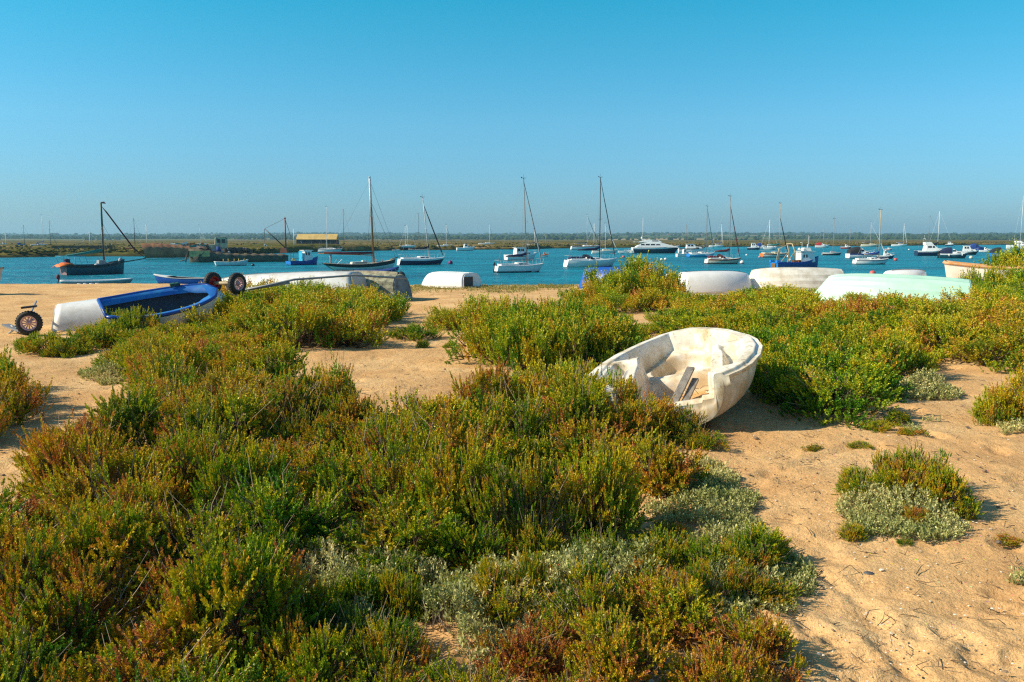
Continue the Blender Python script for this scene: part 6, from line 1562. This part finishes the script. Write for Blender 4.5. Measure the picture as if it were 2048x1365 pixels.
# --- black shed with yellow roof
x, y = at(636, 497, -.9); y = 360.0; x = xr(636, 489) * y
t = thing('boat_shed', 'long black shed with a straw-yellow roof on the far bank', 'shed', (x, y, -1.0), 0)
W_ = 80 * y / FPX; hz = zrow(479, y) + 1.0; rz = zrow(468.5, y) + 1.0
MB().box((0, 0, hz / 2), (W_ * .98, 6, hz)).build('wall', mat('black_boards', (.018, .02, .025), .8, var=.3, scale=1), t)
MB().add([(-W_ / 2, -3.3, hz - .05), (W_ / 2, -3.3, hz - .05), (W_ / 2, 0, rz), (-W_ / 2, 0, rz), (-W_ / 2, 3.3, hz - .05), (W_ / 2, 3.3, hz - .05), (-W_ / 2, -3.2, hz - .25), (W_ / 2, -3.2, hz - .25), (W_ / 2, 3.2, hz - .25), (-W_ / 2, 3.2, hz - .25)],
         [(0, 1, 2, 3), (3, 2, 5, 4), (0, 3, 4, 9, 6), (1, 7, 8, 5, 2), (0, 6, 7, 1), (4, 5, 8, 9), (6, 9, 8, 7)]).build('roof', mat('straw_roof', (.62, .42, .13), .8, var=.15, scale=.4), t)
for k in range(4): MB().box((-W_ * .36 + k * W_ * .24, -3.02, hz * .42), (.12, .06, hz * .8)).build('door_post', 'grey', t)
x, y = at(660, 488, -1.0)
# far white houses on the hills
for px_, row_, lab in [(1337, 470, 'left white farmhouse on the far hill above the motor yacht'), (1352, 472, 'right white farmhouse on the far hill above the motor yacht'), (1405, 470, 'white farmhouse on the far hill above the blue and white yacht'), (1765, 477, 'white house low on the far hill above the small white yacht'), (2014, 472, 'white house on the far hill at the right'),
                       (1412, 470, None)][:5]:
    Y0 = 3000.0; zz_ = zrow(row_ + 1.5, Y0); X0 = xr(px_, row_) * Y0
    t = thing('farmhouse', lab, 'house', (X0, Y0, zz_ - 4), 0)
    MB().box((0, 0, 3.5), (9, 7, 7.5)).build('wall', 'white', t)
    MB().add([(-5, -4, 7), (5, -4, 7), (5, 4, 7), (-5, 4, 7), (-5, 0, 10), (5, 0, 10)], [(0, 1, 5, 4), (2, 3, 4, 5), (0, 4, 3), (1, 2, 5), (0, 3, 2, 1)]).build('roof', 'rust', t)

# --- mooring buoys
BUOYS = [(901, 527, 'purple', .34, 'purple mooring buoy just ahead of the navy yacht'), (506, 531, 'navy', .22, 'small black mooring buoy right of the pale open boat with yellow posts'), (802, 555, 'dark', .42, 'black mooring buoy at the bow of the blue-covered boat'),
         (1247, 514, 'pinkred', .28, 'red mooring buoy between the cream yacht and the large motor yacht'), (1270, 524, 'white', .30, 'white mooring buoy left of the close pair of buoys, above the tall bush'), (1323, 519, 'white', .22, 'left buoy of the close white pair below the motor yacht'), (1331, 519, 'white', .27, 'right buoy of the close white pair below the motor yacht'),
         (1336, 556, 'white', .30, 'white buoy with dark base closest to the tall bush'), (1484, 526, 'white', .32, 'white buoy at the bow of the cream and maroon yacht'), (1493, 510, 'white', .22, 'small white buoy up-channel from the maroon yacht'), (1513, 549, 'cream', .26, 'cream-pink buoy above the cream upturned boat'),
         (1519, 514, 'pink', .22, 'pink buoy at the stern of the orange-sterned yacht'), (1637, 541, 'cream', .27, 'cream buoy under the bow of the blue trawler'), (1576, 513, 'white', .24, 'white buoy at the bow of the orange-sterned yacht'), (1745, 549, 'pinkred', .31, 'reddish buoy above the mint green boat'),
         (1791, 520, 'pinkred', .30, 'orange-red buoy ahead of the dark speedboat'), (1942, 516, 'cream', .34, 'cream buoy ahead of the speedboat with outboards'), (1070, 496, 'white', .2, 'small white buoy by the dark-hulled yacht'), (1580, 520, 'white', .22, 'white buoy just behind the trawler gantry'), (1818, 499, 'white', .25, 'tiny far buoy below the distant white yacht on the right')]
for px_, row_, col_, r_, lab in BUOYS:
    x, y = at(px_, row_ + 1.5, WATER)
    t = thing('mooring_buoy', lab, 'buoy', (x, y, WATER), 0, group='mooring buoys in the channel')
    MB().ball((0, 0, r_ * .5), r_, 10).build('float', col_, t)
    MB().lathe([(r_ * .35, -.02), (r_ * .9, .0), (r_ * .95, .09), (r_ * .4, .12)], (0, 0, 0), 'z', 12).build('waterline_band', 'dark', t)
    MB().tube([(0, 0, r_ * 1.45), (.0, 0, r_ * 1.8)], .03, 5).build('ring', 'dark', t)
x, y = at(368, 523, WATER)
o = tag(MB().tube([(-1.0, 0, -.02), (-.2, 0, .12), (.25, 0, .25), (.55, 0, .62)], [.03, .10, .09, .03], 6).build('sunken_timber', 'dark'), 'dark curved timber sticking out of the water left of the barge wreck', 'timber'); o.location = (x, y, WATER)

# ================================================================ the hazy air
m = bpy.data.materials.new('haze'); m.use_nodes = True
n, l = nt(m); n.clear()
out = n.new('ShaderNodeOutputMaterial'); pv = n.new('ShaderNodeVolumePrincipled')
pv.inputs['Color'].default_value = (.45, .80, 1.0, 1); pv.inputs['Density'].default_value = .00016; pv.inputs['Anisotropy'].default_value = .2
l.new(pv.outputs[0], out.inputs['Volume'])
o = MB().box((0, 2600, 36), (12400, 6200, 80)).build('haze', m); o['kind'] = 'stuff'
